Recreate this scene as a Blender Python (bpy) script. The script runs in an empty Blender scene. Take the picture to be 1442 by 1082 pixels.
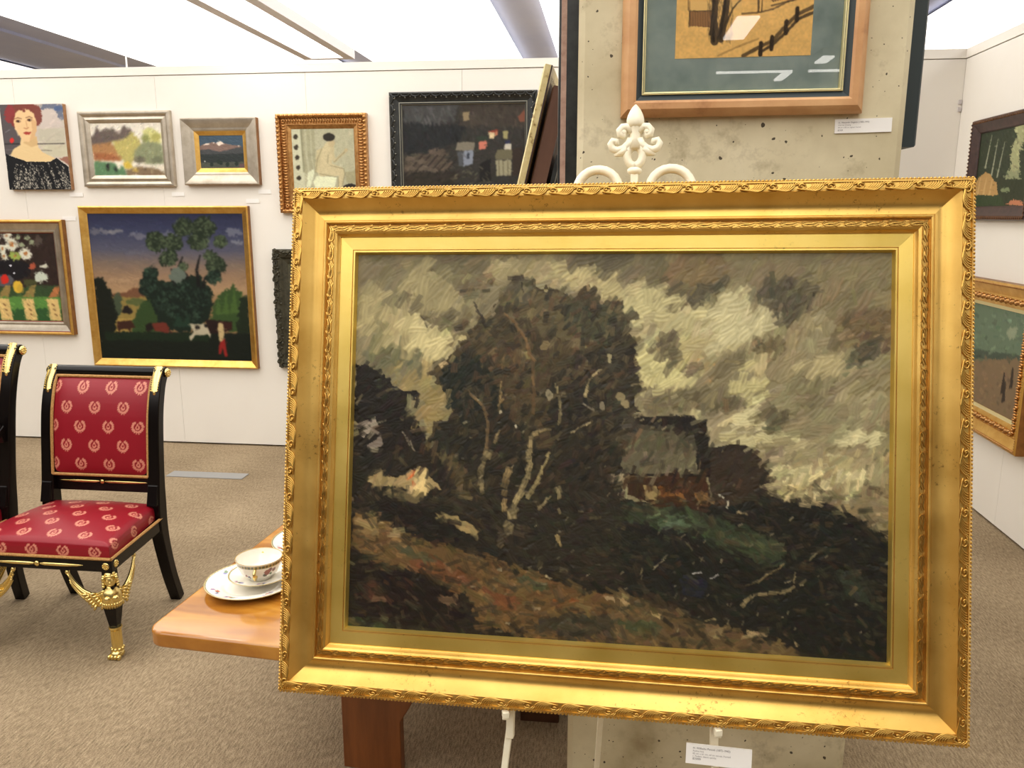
import bpy, math, random
import numpy as np
from mathutils import Matrix, Vector
PI = math.pi
R = math.radians
scene = bpy.context.scene
COL = scene.collection
random.seed(7)
RNG = np.random.default_rng(11)

# ------------------------------------------------------------------ camera, light, exposure
cam_d = bpy.data.cameras.new('camera')
cam_d.sensor_fit = 'HORIZONTAL'; cam_d.sensor_width = 36.0
cam_d.lens = 36.0 * 1142.0 / 1442.0
cam_d.clip_start = 0.02; cam_d.clip_end = 200
cam = bpy.data.objects.new('camera', cam_d); COL.objects.link(cam)
cam.location = (0, 0, 1.55)
cam.rotation_euler = (R(90 - 11.85), 0, R(6.74))
scene.camera = cam

world = bpy.data.worlds.new('world'); scene.world = world; world.use_nodes = True
world.node_tree.nodes['Background'].inputs[0].default_value = (1.0, .96, .9, 1)
world.node_tree.nodes['Background'].inputs[1].default_value = 0.0

scene.view_settings.view_transform = 'Standard'
scene.view_settings.look = 'None'
scene.view_settings.gamma = 1.0
scene.view_settings.use_curve_mapping = False
scene.view_settings.exposure = 0.0
PANEL_E = 3.2      # emission of the ceiling light panels

# ------------------------------------------------------------------ helpers
def lin(c):
    c = np.asarray(c, float) / 255.0
    return np.where(c <= .04045, c / 12.92, ((c + .055) / 1.055) ** 2.4)
def L4(c, g=1.0):
    a = np.clip(lin(c) * g, 0, 1); return (float(a[0]), float(a[1]), float(a[2]), 1.0)

def new_mat(name):
    m = bpy.data.materials.new(name); m.use_nodes = True
    nt = m.node_tree; b = nt.nodes['Principled BSDF']
    return m, nt, b
def mat(name, col, rough=.5, metal=0.0, coat=0.0, spec=.5, sheen=0.0):
    m, nt, b = new_mat(name)
    b.inputs['Base Color'].default_value = L4(col)
    b.inputs['Roughness'].default_value = rough
    b.inputs['Metallic'].default_value = metal
    b.inputs['Coat Weight'].default_value = coat
    b.inputs['Coat Roughness'].default_value = .1
    b.inputs['Specular IOR Level'].default_value = spec
    b.inputs['Sheen Weight'].default_value = sheen
    return m
def node(nt, t, **kw):
    n = nt.nodes.new(t)
    for k, v in kw.items(): setattr(n, k, v)
    return n
def ramp(nt, stops):
    n = nt.nodes.new('ShaderNodeValToRGB'); e = n.color_ramp.elements
    while len(e) < len(stops): e.new(.5)
    for i, (p, c) in enumerate(stops):
        e[i].position = p; e[i].color = L4(c)
    return n
def noise_mat(name, stops, scale=5.0, rough=.6, metal=0.0, detail=6.0, nrough=.6, stretch=(1, 1, 1), bump=0.0, bscale=None, coat=0.0, spec=.5, bdist=.002):
    """colour varied by one noise field, fine relief by a second"""
    m, nt, b = new_mat(name)
    tc = node(nt, 'ShaderNodeTexCoord'); mp = node(nt, 'ShaderNodeMapping')
    mp.inputs['Scale'].default_value = stretch
    nt.links.new(tc.outputs['Object'], mp.inputs['Vector'])
    n = node(nt, 'ShaderNodeTexNoise'); n.inputs['Scale'].default_value = scale
    n.inputs['Detail'].default_value = detail; n.inputs['Roughness'].default_value = nrough
    nt.links.new(mp.outputs[0], n.inputs['Vector'])
    r = ramp(nt, stops); nt.links.new(n.outputs['Fac'], r.inputs[0])
    nt.links.new(r.outputs[0], b.inputs['Base Color'])
    b.inputs['Roughness'].default_value = rough; b.inputs['Metallic'].default_value = metal
    b.inputs['Coat Weight'].default_value = coat; b.inputs['Specular IOR Level'].default_value = spec
    if bump:
        n2 = node(nt, 'ShaderNodeTexNoise'); n2.inputs['Scale'].default_value = bscale or scale * 4
        n2.inputs['Detail'].default_value = 4
        nt.links.new(mp.outputs[0], n2.inputs['Vector'])
        bp = node(nt, 'ShaderNodeBump'); bp.inputs['Strength'].default_value = bump; bp.inputs['Distance'].default_value = bdist
        nt.links.new(n2.outputs['Fac'], bp.inputs['Height']); nt.links.new(bp.outputs[0], b.inputs['Normal'])
    return m
def attr_mat(name, rough=.5, spec=.5, sheen=0.0, coat=0.0, bump=0.0, bscale=300.0):
    m, nt, b = new_mat(name)
    a = node(nt, 'ShaderNodeAttribute'); a.attribute_name = 'paint'
    nt.links.new(a.outputs['Color'], b.inputs['Base Color'])
    b.inputs['Roughness'].default_value = rough; b.inputs['Specular IOR Level'].default_value = spec
    b.inputs['Sheen Weight'].default_value = sheen; b.inputs['Coat Weight'].default_value = coat
    if bump:
        tc = node(nt, 'ShaderNodeTexCoord'); n2 = node(nt, 'ShaderNodeTexNoise'); n2.inputs['Scale'].default_value = bscale
        nt.links.new(tc.outputs['Object'], n2.inputs['Vector'])
        bp = node(nt, 'ShaderNodeBump'); bp.inputs['Strength'].default_value = bump; bp.inputs['Distance'].default_value = .001
        nt.links.new(n2.outputs['Fac'], bp.inputs['Height']); nt.links.new(bp.outputs[0], b.inputs['Normal'])
    return m

class MB:
    """collects vertices and faces of one mesh"""
    def __init__(s): s.v = []; s.f = []; s.m = []
    def add(s, vs, fs, mi=0, M=None):
        o = len(s.v)
        for p in vs:
            p = Vector(p)
            if M is not None: p = M @ p
            s.v.append(tuple(p))
        for f in fs: s.f.append(tuple(i + o for i in f)); s.m.append(mi)
        return s
    def box(s, c, d, mi=0, M=None):
        x, y, z = [a / 2 for a in d]; cx, cy, cz = c
        vs = [(cx + i * x, cy + j * y, cz + k * z) for i in (-1, 1) for j in (-1, 1) for k in (-1, 1)]
        return s.add(vs, [(0, 1, 3, 2), (4, 6, 7, 5), (0, 4, 5, 1), (2, 3, 7, 6), (0, 2, 6, 4), (1, 5, 7, 3)], mi, M)
    def span(s, a, b, mi=0, M=None):
        return s.box([(p + q) / 2 for p, q in zip(a, b)], [abs(q - p) for p, q in zip(a, b)], mi, M)
    def prism(s, poly, axis, a, b, mi=0, M=None):
        """poly 2D extruded along axis from a to b; axis 'y': poly=(x,z); 'x': (y,z); 'z': (x,y)"""
        n = len(poly)
        def P(p, t): return {'y': (p[0], t, p[1]), 'x': (t, p[0], p[1]), 'z': (p[0], p[1], t)}[axis]
        vs = [P(p, a) for p in poly] + [P(p, b) for p in poly]
        fs = [tuple(range(n)), tuple(range(2 * n - 1, n - 1, -1))] + [(i, i + n, (i + 1) % n + n, (i + 1) % n) for i in range(n)]
        return s.add(vs, fs, mi, M)
    def lathe(s, prof, n=24, mi=0, M=None, c=(0, 0, 0), sy=1.0):
        vs = []; fs = []; k = len(prof)
        for i in range(n):
            a = 2 * PI * i / n
            for r, z in prof: vs.append((c[0] + r * math.cos(a), c[1] + sy * r * math.sin(a), c[2] + z))
        for i in range(n):
            for j in range(k - 1):
                a, b = i * k + j, ((i + 1) % n) * k + j
                fs.append((a, b, b + 1, a + 1))
        if prof[0][0] > 1e-6: fs.append(tuple(i * k for i in range(n))[::-1])
        if prof[-1][0] > 1e-6: fs.append(tuple(i * k + k - 1 for i in range(n)))
        return s.add(vs, fs, mi, M)
    def tube(s, pts, rad, n=8, mi=0, M=None, flat=1.0, ref=(0, 0, 1)):
        """tapered tube; flat squeezes along the second normal"""
        pts = [Vector(p) for p in pts]; k = len(pts)
        if not isinstance(rad, (list, tuple)): rad = [rad] * k
        vs = []; fs = []; up = Vector(ref)
        for i, p in enumerate(pts):
            t = (pts[min(i + 1, k - 1)] - pts[max(i - 1, 0)]).normalized()
            a = up - t * up.dot(t)
            if a.length < 1e-4: a = Vector((1, 0, 0)) - t * t.x
            if a.length < 1e-4: a = Vector((0, 1, 0)) - t * t.y
            a.normalize(); b = t.cross(a); up = a
            for j in range(n):
                w = 2 * PI * (j + .5) / n
                vs.append(p + (a * math.cos(w) + b * math.sin(w) * flat) * rad[i])
        for i in range(k - 1):
            for j in range(n):
                q, r_ = i * n + j, i * n + (j + 1) % n
                fs.append((q, r_, r_ + n, q + n))
        fs.append(tuple(range(n))[::-1]); fs.append(tuple(range((k - 1) * n, k * n)))
        return s.add(vs, fs, mi, M)
    def ball(s, c, r, n=10, k=6, mi=0, M=None):
        if not isinstance(r, (list, tuple)): r = (r, r, r)
        vs = [(c[0], c[1], c[2] - r[2])]; fs = []
        for j in range(1, k):
            ph = -PI / 2 + PI * j / k
            for i in range(n):
                a = 2 * PI * i / n
                vs.append((c[0] + r[0] * math.cos(ph) * math.cos(a), c[1] + r[1] * math.cos(ph) * math.sin(a), c[2] + r[2] * math.sin(ph)))
        vs.append((c[0], c[1], c[2] + r[2])); T = len(vs) - 1
        for i in range(n):
            fs.append((0, 1 + (i + 1) % n, 1 + i))
            for j in range(k - 2):
                a = 1 + j * n + i; b = 1 + j * n + (i + 1) % n
                fs.append((a, b, b + n, a + n))
            fs.append((T, 1 + (k - 2) * n + i, 1 + (k - 2) * n + (i + 1) % n))
        return s.add(vs, fs, mi, M)
    def mesh(s, name, mats, smooth=None):
        me = bpy.data.meshes.new(name); me.from_pydata(s.v, [], s.f); me.update()
        for m in (mats if isinstance(mats, (list, tuple)) else [mats]): me.materials.append(m)
        if len(me.materials) > 1: me.polygons.foreach_set('material_index', s.m)
        if smooth is not None:
            me.polygons.foreach_set('use_smooth', [True] * len(me.polygons))
            if smooth < 180: me.set_sharp_from_angle(angle=R(smooth))
        return me
    def build(s, name, mats, parent=None, loc=None, rot=None, smooth=None, bevel=0, seg=2):
        return put(name, s.mesh(name, mats, smooth), parent, loc, rot, bevel, seg)
def put(name, me, parent=None, loc=None, rot=None, bevel=0, seg=2):
    o = bpy.data.objects.new(name, me); COL.objects.link(o)
    if parent is not None: o.parent = parent
    if loc is not None: o.location = loc
    if rot is not None: o.rotation_euler = rot
    if bevel:
        b = o.modifiers.new('bevel', 'BEVEL'); b.width = bevel; b.segments = seg; b.limit_method = 'ANGLE'; b.angle_limit = R(40)
        b.harden_normals = False
    return o
def tag(o, label=None, cat=None, group=None, kind=None):
    if label: o['label'] = label
    if cat: o['category'] = cat
    if group: o['group'] = group
    if kind: o['kind'] = kind
    return o
def empty(name, loc=(0, 0, 0), M=None):
    o = bpy.data.objects.new(name, None); COL.objects.link(o); o.empty_display_size = .05
    if M is not None: o.matrix_world = M
    else: o.location = loc
    return o
def paint_mesh(me, cols):
    a = me.color_attributes.new('paint', 'FLOAT_COLOR', 'POINT')
    c = np.ones((len(me.vertices), 4), np.float32); c[:, :3] = np.clip(cols, 0, 1)
    a.data.foreach_set('color', c.ravel())
def grid_mesh(name, P, material, cols=None, smooth=True, flip=False):
    """P: array (rows, cols, 3)"""
    h, w, _ = P.shape
    idx = np.arange(h * w).reshape(h, w)
    q = np.stack([idx[:-1, :-1], idx[1:, :-1], idx[1:, 1:], idx[:-1, 1:]], -1).reshape(-1, 4)
    if flip: q = q[:, ::-1]
    me = bpy.data.meshes.new(name)
    me.vertices.add(h * w); me.vertices.foreach_set('co', P.reshape(-1).astype(np.float32))
    n = len(q)
    me.loops.add(4 * n); me.loops.foreach_set('vertex_index', q.reshape(-1).astype(np.int32))
    me.polygons.add(n); me.polygons.foreach_set('loop_start', np.arange(0, 4 * n, 4, dtype=np.int32))
    me.update(calc_edges=True); me.validate()
    me.materials.append(material)
    if smooth: me.polygons.foreach_set('use_smooth', [True] * n)
    if cols is not None: paint_mesh(me, cols.reshape(-1, 3))
    return me

# ------------------------------------------------------------------ materials
M = {}
M['wall'] = noise_mat('wall_white', [(.3, (236, 231, 222)), (.7, (241, 237, 229))], 1.2, .55, bump=.05, bscale=200)
M['ceil'] = noise_mat('ceiling_concrete', [(.25, (166, 176, 214)), (.75, (204, 208, 228))], .8, .8, detail=8, stretch=(1, .5, 1))
M['hall'] = mat('hall_wall', (120, 108, 94), .8)
M['alu'] = mat('fixture_metal', (206, 200, 200), .5, .1)
M['white_card'] = mat('white_card', (246, 244, 240), .5)
M['ink'] = mat('card_ink', (140, 136, 136), .6)
M['ink_dark'] = mat('card_ink_dark', (95, 90, 92), .6)
M['black_lacquer'] = mat('black_lacquer', (15, 11, 10), .24, 0, .0, .22)
M['iron'] = noise_mat('white_iron', [(.3, (238, 230, 202)), (.75, (248, 243, 222))], 30, .42, bump=.25, bscale=90, coat=.2)
M['gilt'] = mat('gilt_bronze', (238, 214, 142), .27, 1.0)
M['gilt_pale'] = mat('pale_gilt', (232, 220, 168), .35, .7)
M['gimp'] = noise_mat('gimp_braid', [(.35, (150, 104, 52)), (.7, (206, 160, 96))], 260, .7)
M['silver'] = noise_mat('silver_leaf', [(.3, (176, 164, 146)), (.7, (206, 196, 180))], 14, .34, .85)
M['gold_plain'] = noise_mat('gold_plain', [(.3, (210, 160, 78)), (.7, (234, 194, 112))], 18, .36, .9)
M['gold_brown'] = noise_mat('gold_brown', [(.3, (120, 78, 36)), (.7, (158, 108, 54))], 20, .42, .7)
M['red_bole'] = mat('red_bole', (120, 50, 36), .5, .2)
M['copper_gold'] = noise_mat('copper_gold', [(.3, (158, 110, 62)), (.7, (206, 158, 100))], 40, .34, .9)
M['black_frame'] = noise_mat('black_frame', [(.35, (26, 28, 28)), (.75, (50, 52, 50))], 30, .35, .1)
M['pewter'] = mat('pewter_edge', (150, 148, 136), .35, .8)
M['bronze_green'] = noise_mat('bronze_green', [(.3, (44, 42, 32)), (.75, (82, 78, 60))], 50, .5, .25)
M['dark_wood_frame'] = noise_mat('dark_wood_frame', [(.3, (44, 28, 26)), (.75, (78, 52, 46))], 30, .4)
M['pale_wood'] = noise_mat('waxed_pine', [(.28, (150, 98, 58)), (.42, (196, 146, 98)), (.75, (218, 172, 122))], 9, .45, stretch=(1, 1, 1), bump=.2, bscale=60)
M['slate_band'] = mat('slate_band', (44, 54, 56), .5)
M['mount_board'] = noise_mat('grey_green_mount', [(.32, (100, 116, 112)), (.5, (126, 140, 134)), (.7, (146, 158, 150))], 9, .8)
M['board_back'] = mat('backing_board', (96, 72, 50), .8)
M['canvas_edge'] = noise_mat('canvas_edge', [(.3, (136, 96, 62)), (.7, (170, 128, 90))], 20, .8)
M['pink_edge'] = noise_mat('pink_edge', [(.3, (150, 118, 104)), (.7, (180, 150, 134))], 60, .7)
M['white_gold_edge'] = noise_mat('white_gold_edge', [(.32, (150, 120, 66)), (.42, (220, 202, 142)), (.8, (236, 224, 176))], 45, .45, .2)
M['brown_board'] = noise_mat('brown_board', [(.3, (96, 66, 50)), (.7, (134, 96, 74))], 6, .6, stretch=(1, 1, .2))
M['maple'] = None
M['leg_wood'] = noise_mat('table_leg_wood', [(.3, (104, 56, 24)), (.7, (138, 80, 38))], 8, .35, stretch=(3, 3, .4), coat=.3)
M['dark_block'] = noise_mat('dark_block_wood', [(.3, (66, 40, 26)), (.7, (94, 60, 40))], 10, .5)
M['floor_plate'] = mat('floor_plate', (166, 166, 166), .4, .4)
M['oil'] = attr_mat('oil_paint', .48, .28)
M['oil_flat'] = attr_mat('oil_paint_flat', .55, .2)
M['paper'] = attr_mat('toned_paper', .85, .2)
M['satin'] = attr_mat('damask_satin', .40, .35, .0, 0, .12, 900)
M['china'] = attr_mat('porcelain', .12, .55, 0, .4)

def make_gold(name, stops, rough=.33, metal=.92, spots=.5, stretch=(1, 1, 1)):
    """burnished gold leaf with brown rub-through specks"""
    m, nt, b = new_mat(name)
    tc = node(nt, 'ShaderNodeTexCoord'); mp = node(nt, 'ShaderNodeMapping'); mp.inputs['Scale'].default_value = stretch
    nt.links.new(tc.outputs['Object'], mp.inputs[0])
    n = node(nt, 'ShaderNodeTexNoise'); n.inputs['Scale'].default_value = 14; n.inputs['Detail'].default_value = 6
    nt.links.new(mp.outputs[0], n.inputs[0]); r = ramp(nt, stops); nt.links.new(n.outputs['Fac'], r.inputs[0])
    n2 = node(nt, 'ShaderNodeTexNoise'); n2.inputs['Scale'].default_value = 150; n2.inputs['Detail'].default_value = 6; n2.inputs['Roughness'].default_value = .7
    nt.links.new(mp.outputs[0], n2.inputs[0])
    n3 = node(nt, 'ShaderNodeTexNoise'); n3.inputs['Scale'].default_value = 9; nt.links.new(mp.outputs[0], n3.inputs[0])
    ad = node(nt, 'ShaderNodeMath', operation='MULTIPLY_ADD'); ad.inputs[1].default_value = .35; nt.links.new(n3.outputs['Fac'], ad.inputs[0]); nt.links.new(n2.outputs['Fac'], ad.inputs[2])
    th = node(nt, 'ShaderNodeMapRange'); th.inputs[1].default_value = .80; th.inputs[2].default_value = .90
    nt.links.new(ad.outputs[0], th.inputs[0])
    ml = node(nt, 'ShaderNodeMath', operation='MULTIPLY'); ml.inputs[1].default_value = spots; nt.links.new(th.outputs[0], ml.inputs[0])
    mx = node(nt, 'ShaderNodeMix', data_type='RGBA'); mx.inputs[7].default_value = L4((70, 38, 16))
    nt.links.new(ml.outputs[0], mx.inputs[0]); nt.links.new(r.outputs[0], mx.inputs[6]); nt.links.new(mx.outputs[2], b.inputs['Base Color'])
    b.inputs['Metallic'].default_value = metal
    rr = node(nt, 'ShaderNodeMapRange'); rr.inputs[3].default_value = rough - .06; rr.inputs[4].default_value = rough + .1
    nt.links.new(n.outputs['Fac'], rr.inputs[0]); nt.links.new(rr.outputs[0], b.inputs['Roughness'])
    bp = node(nt, 'ShaderNodeBump'); bp.inputs['Strength'].default_value = .12; bp.inputs['Distance'].default_value = .001
    nt.links.new(n2.outputs['Fac'], bp.inputs['Height']); nt.links.new(bp.outputs[0], b.inputs['Normal'])
    return m
M['gold'] = make_gold('gold_leaf', [(.3, (206, 162, 80)), (.7, (230, 190, 106))], .36, .9, .7)
M['gold_liner'] = make_gold('gold_liner', [(.3, (240, 206, 104)), (.7, (248, 218, 124))], .34, .9, .15)
M['gold_carved'] = make_gold('gold_carved', [(.3, (206, 162, 80)), (.7, (230, 190, 106))], .28, .95, .3)

def make_maple():
    m, nt, b = new_mat('polished_maple')
    tc = node(nt, 'ShaderNodeTexCoord'); mp = node(nt, 'ShaderNodeMapping'); mp.inputs['Scale'].default_value = (1.2, 5, 4)
    mp.inputs['Rotation'].default_value = (0, 0, .4)
    nt.links.new(tc.outputs['Object'], mp.inputs[0])
    n = node(nt, 'ShaderNodeTexNoise'); n.inputs['Scale'].default_value = 3.2; n.inputs['Detail'].default_value = 6; n.inputs['Distortion'].default_value = .8
    nt.links.new(mp.outputs[0], n.inputs[0])
    r = ramp(nt, [(.3, (146, 88, 26)), (.5, (180, 118, 38)), (.72, (200, 142, 56))]); nt.links.new(n.outputs['Fac'], r.inputs[0])
    nt.links.new(r.outputs[0], b.inputs['Base Color']); b.inputs['Roughness'].default_value = .16
    b.inputs['Coat Weight'].default_value = .5; b.inputs['Coat Roughness'].default_value = .06
    return m
M['maple'] = make_maple()

def make_carpet():
    m, nt, b = new_mat('loop_carpet')
    tc = node(nt, 'ShaderNodeTexCoord')
    mp = node(nt, 'ShaderNodeMapping'); mp.inputs['Rotation'].default_value = (0, 0, R(-8)); mp.inputs['Scale'].default_value = (1, .22, 1)
    nt.links.new(tc.outputs['Object'], mp.inputs[0])
    n = node(nt, 'ShaderNodeTexNoise'); n.inputs['Scale'].default_value = 170; n.inputs['Detail'].default_value = 3; nt.links.new(mp.outputs[0], n.inputs[0])
    n1 = node(nt, 'ShaderNodeTexNoise'); n1.inputs['Scale'].default_value = 2.2; n1.inputs['Detail'].default_value = 4; nt.links.new(tc.outputs['Object'], n1.inputs[0])
    n3 = node(nt, 'ShaderNodeTexNoise'); n3.inputs['Scale'].default_value = 260; n3.inputs['Detail'].default_value = 2; nt.links.new(tc.outputs['Object'], n3.inputs[0])
    # carpet tiles laid quarter-turned: checker swaps the pile shade a touch
    ck = node(nt, 'ShaderNodeTexChecker'); ck.inputs['Scale'].default_value = 2.0
    ck.inputs['Color1'].default_value = (.47, .47, .47, 1); ck.inputs['Color2'].default_value = (.53, .53, .53, 1)
    nt.links.new(tc.outputs['Object'], ck.inputs[0])
    a = node(nt, 'ShaderNodeMath', operation='MULTIPLY_ADD'); a.inputs[1].default_value = .5; nt.links.new(n1.outputs['Fac'], a.inputs[0]); nt.links.new(n.outputs['Fac'], a.inputs[2])
    a2 = node(nt, 'ShaderNodeMath', operation='MULTIPLY_ADD'); a2.inputs[1].default_value = .7; nt.links.new(n3.outputs['Fac'], a2.inputs[0]); nt.links.new(a.outputs[0], a2.inputs[2])
    a3 = node(nt, 'ShaderNodeMath', operation='ADD'); nt.links.new(a2.outputs[0], a3.inputs[0]); nt.links.new(ck.outputs['Fac'], a3.inputs[1])
    s = node(nt, 'ShaderNodeMapRange'); s.inputs[1].default_value = .72; s.inputs[2].default_value = 1.5
    nt.links.new(a2.outputs[0], s.inputs[0])
    r = ramp(nt, [(.0, (104, 88, 68)), (.5, (152, 134, 108)), (1.0, (190, 170, 140))]); nt.links.new(s.outputs[0], r.inputs[0])
    nt.links.new(r.outputs[0], b.inputs['Base Color']); b.inputs['Roughness'].default_value = .95; b.inputs['Specular IOR Level'].default_value = .1
    bp = node(nt, 'ShaderNodeBump'); bp.inputs['Strength'].default_value = .7; bp.inputs['Distance'].default_value = .006
    nt.links.new(a2.outputs[0], bp.inputs['Height']); nt.links.new(bp.outputs[0], b.inputs['Normal'])
    return m
M['carpet'] = make_carpet()

def make_concrete():
    m, nt, b = new_mat('cast_concrete')
    tc = node(nt, 'ShaderNodeTexCoord')
    n = node(nt, 'ShaderNodeTexNoise'); n.inputs['Scale'].default_value = 4.5; n.inputs['Detail'].default_value = 7; n.inputs['Roughness'].default_value = .55
    nt.links.new(tc.outputs['Object'], n.inputs[0])
    r = ramp(nt, [(.30, (158, 142, 108)), (.43, (196, 184, 150)), (.6, (214, 203, 170)), (.75, (224, 214, 184))]); nt.links.new(n.outputs['Fac'], r.inputs[0])
    # stains, then air holes of the casting in two sizes
    st = node(nt, 'ShaderNodeTexNoise'); st.inputs['Scale'].default_value = 11; st.inputs['Detail'].default_value = 5; st.inputs['Roughness'].default_value = .7
    nt.links.new(tc.outputs['Object'], st.inputs[0])
    sr = node(nt, 'ShaderNodeMapRange'); sr.inputs[1].default_value = .56; sr.inputs[2].default_value = .72; sr.inputs[4].default_value = .55
    nt.links.new(st.outputs['Fac'], sr.inputs[0])
    m1 = node(nt, 'ShaderNodeMix', data_type='RGBA'); m1.inputs[7].default_value = L4((138, 122, 88))
    nt.links.new(sr.outputs[0], m1.inputs[0]); nt.links.new(r.outputs[0], m1.inputs[6])
    w = node(nt, 'ShaderNodeTexNoise'); w.inputs['Scale'].default_value = 60; nt.links.new(tc.outputs['Object'], w.inputs[0])
    va = node(nt, 'ShaderNodeVectorMath', operation='SCALE'); va.inputs['Scale'].default_value = .011; nt.links.new(w.outputs['Color'], va.inputs[0])
    vb = node(nt, 'ShaderNodeVectorMath', operation='ADD'); nt.links.new(va.outputs[0], vb.inputs[0]); nt.links.new(tc.outputs['Object'], vb.inputs[1])
    holes = []
    for sc, lo, hi in ((38, .45, .15), (85, .55, .16)):
        v = node(nt, 'ShaderNodeTexVoronoi'); v.inputs['Scale'].default_value = sc; nt.links.new(vb.outputs[0], v.inputs[0])
        sx = node(nt, 'ShaderNodeSeparateColor'); nt.links.new(v.outputs['Color'], sx.inputs[0])
        sz = node(nt, 'ShaderNodeMapRange'); sz.inputs[1].default_value = lo; sz.inputs[2].default_value = 1.0; sz.inputs[3].default_value = 0.0; sz.inputs[4].default_value = hi
        nt.links.new(sx.outputs[0], sz.inputs[0])
        lt = node(nt, 'ShaderNodeMath', operation='LESS_THAN'); nt.links.new(v.outputs['Distance'], lt.inputs[0]); nt.links.new(sz.outputs[0], lt.inputs[1]); holes.append(lt)
    lt = node(nt, 'ShaderNodeMath', operation='MAXIMUM'); nt.links.new(holes[0].outputs[0], lt.inputs[0]); nt.links.new(holes[1].outputs[0], lt.inputs[1])
    mx = node(nt, 'ShaderNodeMix', data_type='RGBA'); mx.inputs[7].default_value = L4((70, 60, 44))
    nt.links.new(lt.outputs[0], mx.inputs[0]); nt.links.new(m1.outputs[2], mx.inputs[6]); nt.links.new(mx.outputs[2], b.inputs['Base Color'])
    b.inputs['Roughness'].default_value = .62
    sb = node(nt, 'ShaderNodeMath', operation='SUBTRACT'); nt.links.new(n.outputs['Fac'], sb.inputs[0]); nt.links.new(lt.outputs[0], sb.inputs[1])
    bp = node(nt, 'ShaderNodeBump'); bp.inputs['Strength'].default_value = .4; bp.inputs['Distance'].default_value = .003
    nt.links.new(sb.outputs[0], bp.inputs['Height']); nt.links.new(bp.outputs[0], b.inputs['Normal'])
    return m
M['concrete'] = make_concrete()

def make_glow(name, e):
    m = bpy.data.materials.new(name); m.use_nodes = True; nt = m.node_tree
    for n in list(nt.nodes): nt.nodes.remove(n)
    em = node(nt, 'ShaderNodeEmission'); em.inputs[0].default_value = (1.0, .953, .885, 1); em.inputs[1].default_value = e
    o = node(nt, 'ShaderNodeOutputMaterial'); nt.links.new(em.outputs[0], o.inputs[0])
    return m
M['glow'] = make_glow('light_panel_glow', PANEL_E)
M['glow_tube'] = make_glow('tube_glow', 7.0)

def make_glass():
    m = bpy.data.materials.new('picture_glass'); m.use_nodes = True; nt = m.node_tree
    b = nt.nodes['Principled BSDF']; nt.nodes.remove(b)
    g = node(nt, 'ShaderNodeBsdfGlossy'); g.inputs['Roughness'].default_value = .01
    t = node(nt, 'ShaderNodeBsdfTransparent'); f = node(nt, 'ShaderNodeLayerWeight'); f.inputs[0].default_value = .5
    ms = node(nt, 'ShaderNodeMixShader'); o = nt.nodes['Material Output']
    pw = node(nt, 'ShaderNodeMath', operation='POWER'); pw.inputs[1].default_value = 5.0
    mu = node(nt, 'ShaderNodeMath', operation='MULTIPLY_ADD'); mu.inputs[1].default_value = .9; mu.inputs[2].default_value = .045
    nt.links.new(f.outputs['Facing'], pw.inputs[0]); nt.links.new(pw.outputs[0], mu.inputs[0])
    nt.links.new(mu.outputs[0], ms.inputs[0]); nt.links.new(t.outputs[0], ms.inputs[1]); nt.links.new(g.outputs[0], ms.inputs[2]); nt.links.new(ms.outputs[0], o.inputs[0])
    return m
M['glass'] = make_glass()

# ------------------------------------------------------------------ room shell
def struct(name, mb, mats, **kw):
    return tag(mb.build(name, mats, **kw), kind='structure')
YB = 5.09; XR = 1.965; WT = 2.455; CZ = 3.3
struct('floor', MB().span((-9, -10, -.1), (7, 13, 0)), M['carpet'])
struct('ceiling', MB().span((-9, -10, CZ), (7, 13, CZ + .15)), M['ceil'])
struct('wall_rear', MB().span((-9, -10.15, 0), (7, -10, CZ)), M['hall'])
struct('wall_front', MB().span((-9, 13, 0), (7, 13.15, CZ)), M['hall'])
struct('wall_hall_left', MB().span((-9.15, -10, 0), (-9, 13, CZ)), M['hall'])
struct('wall_hall_right', MB().span((7, -10, 0), (7.15, 13, CZ)), M['hall'])
# partition of white panels behind the hung paintings
wb = struct('wall_back', MB().span((-6.3, YB + .02, .012), (XR + .06, YB + .07, WT - .02)), M['wall'])
seams = [-6.3, -5.8, -4.81, -3.84, -2.87, -1.885, -.905, .07, 1.05, XR]
pw = MB()
for a, b in zip(seams[:-1], seams[1:]):
    MB().span((a + .0008, YB, .012), (b - .0008, YB + .021, WT - .055)).build('panel', M['wall'], wb)
MB().span((-6.3, YB - .004, WT - .05), (XR, YB + .07, WT)).build('top_rail', M['wall'], wb)
MB().span((-6.3, YB + .045, .0), (XR + .06, YB + .07, .014)).build('plinth', M['wall'], wb)
wr = struct('wall_right', MB().span((XR + .02, .6, .012), (XR + .07, YB + .07, WT - .02)), M['wall'])
ys = [.6, 1.2, 2.18, 3.16, 4.12, YB]
for a, b in zip(ys[:-1], ys[1:]):
    MB().span((XR, a + .0008, .012), (XR + .021, b - .0008, WT - .055)).build('panel', M['wall'], wr)
MB().span((XR - .004, .6, WT - .05), (XR + .07, YB, WT)).build('top_rail', M['wall'], wr)
MB().span((XR + .045, .6, 0), (XR + .07, YB + .07, .014)).build('plinth', M['wall'], wr)
# two small clips in the corner of the partition
for z in (2.17, 2.13):
    MB().span((XR - .02, YB - .012, z - .012), (XR - .004, YB, z + .012)).build('corner_clip', M['alu'], wb)
# concrete beams running into the depth
def beam(x0, x1, drop, name='ceiling_beam'):
    return struct('trim_' + str(beam.n), MB().span((x0, -10, CZ - drop), (x1, 13, CZ)), M['ceil'])
beam.n = 1
beam(-6.9, -5.85, .03); beam.n = 2
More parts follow.
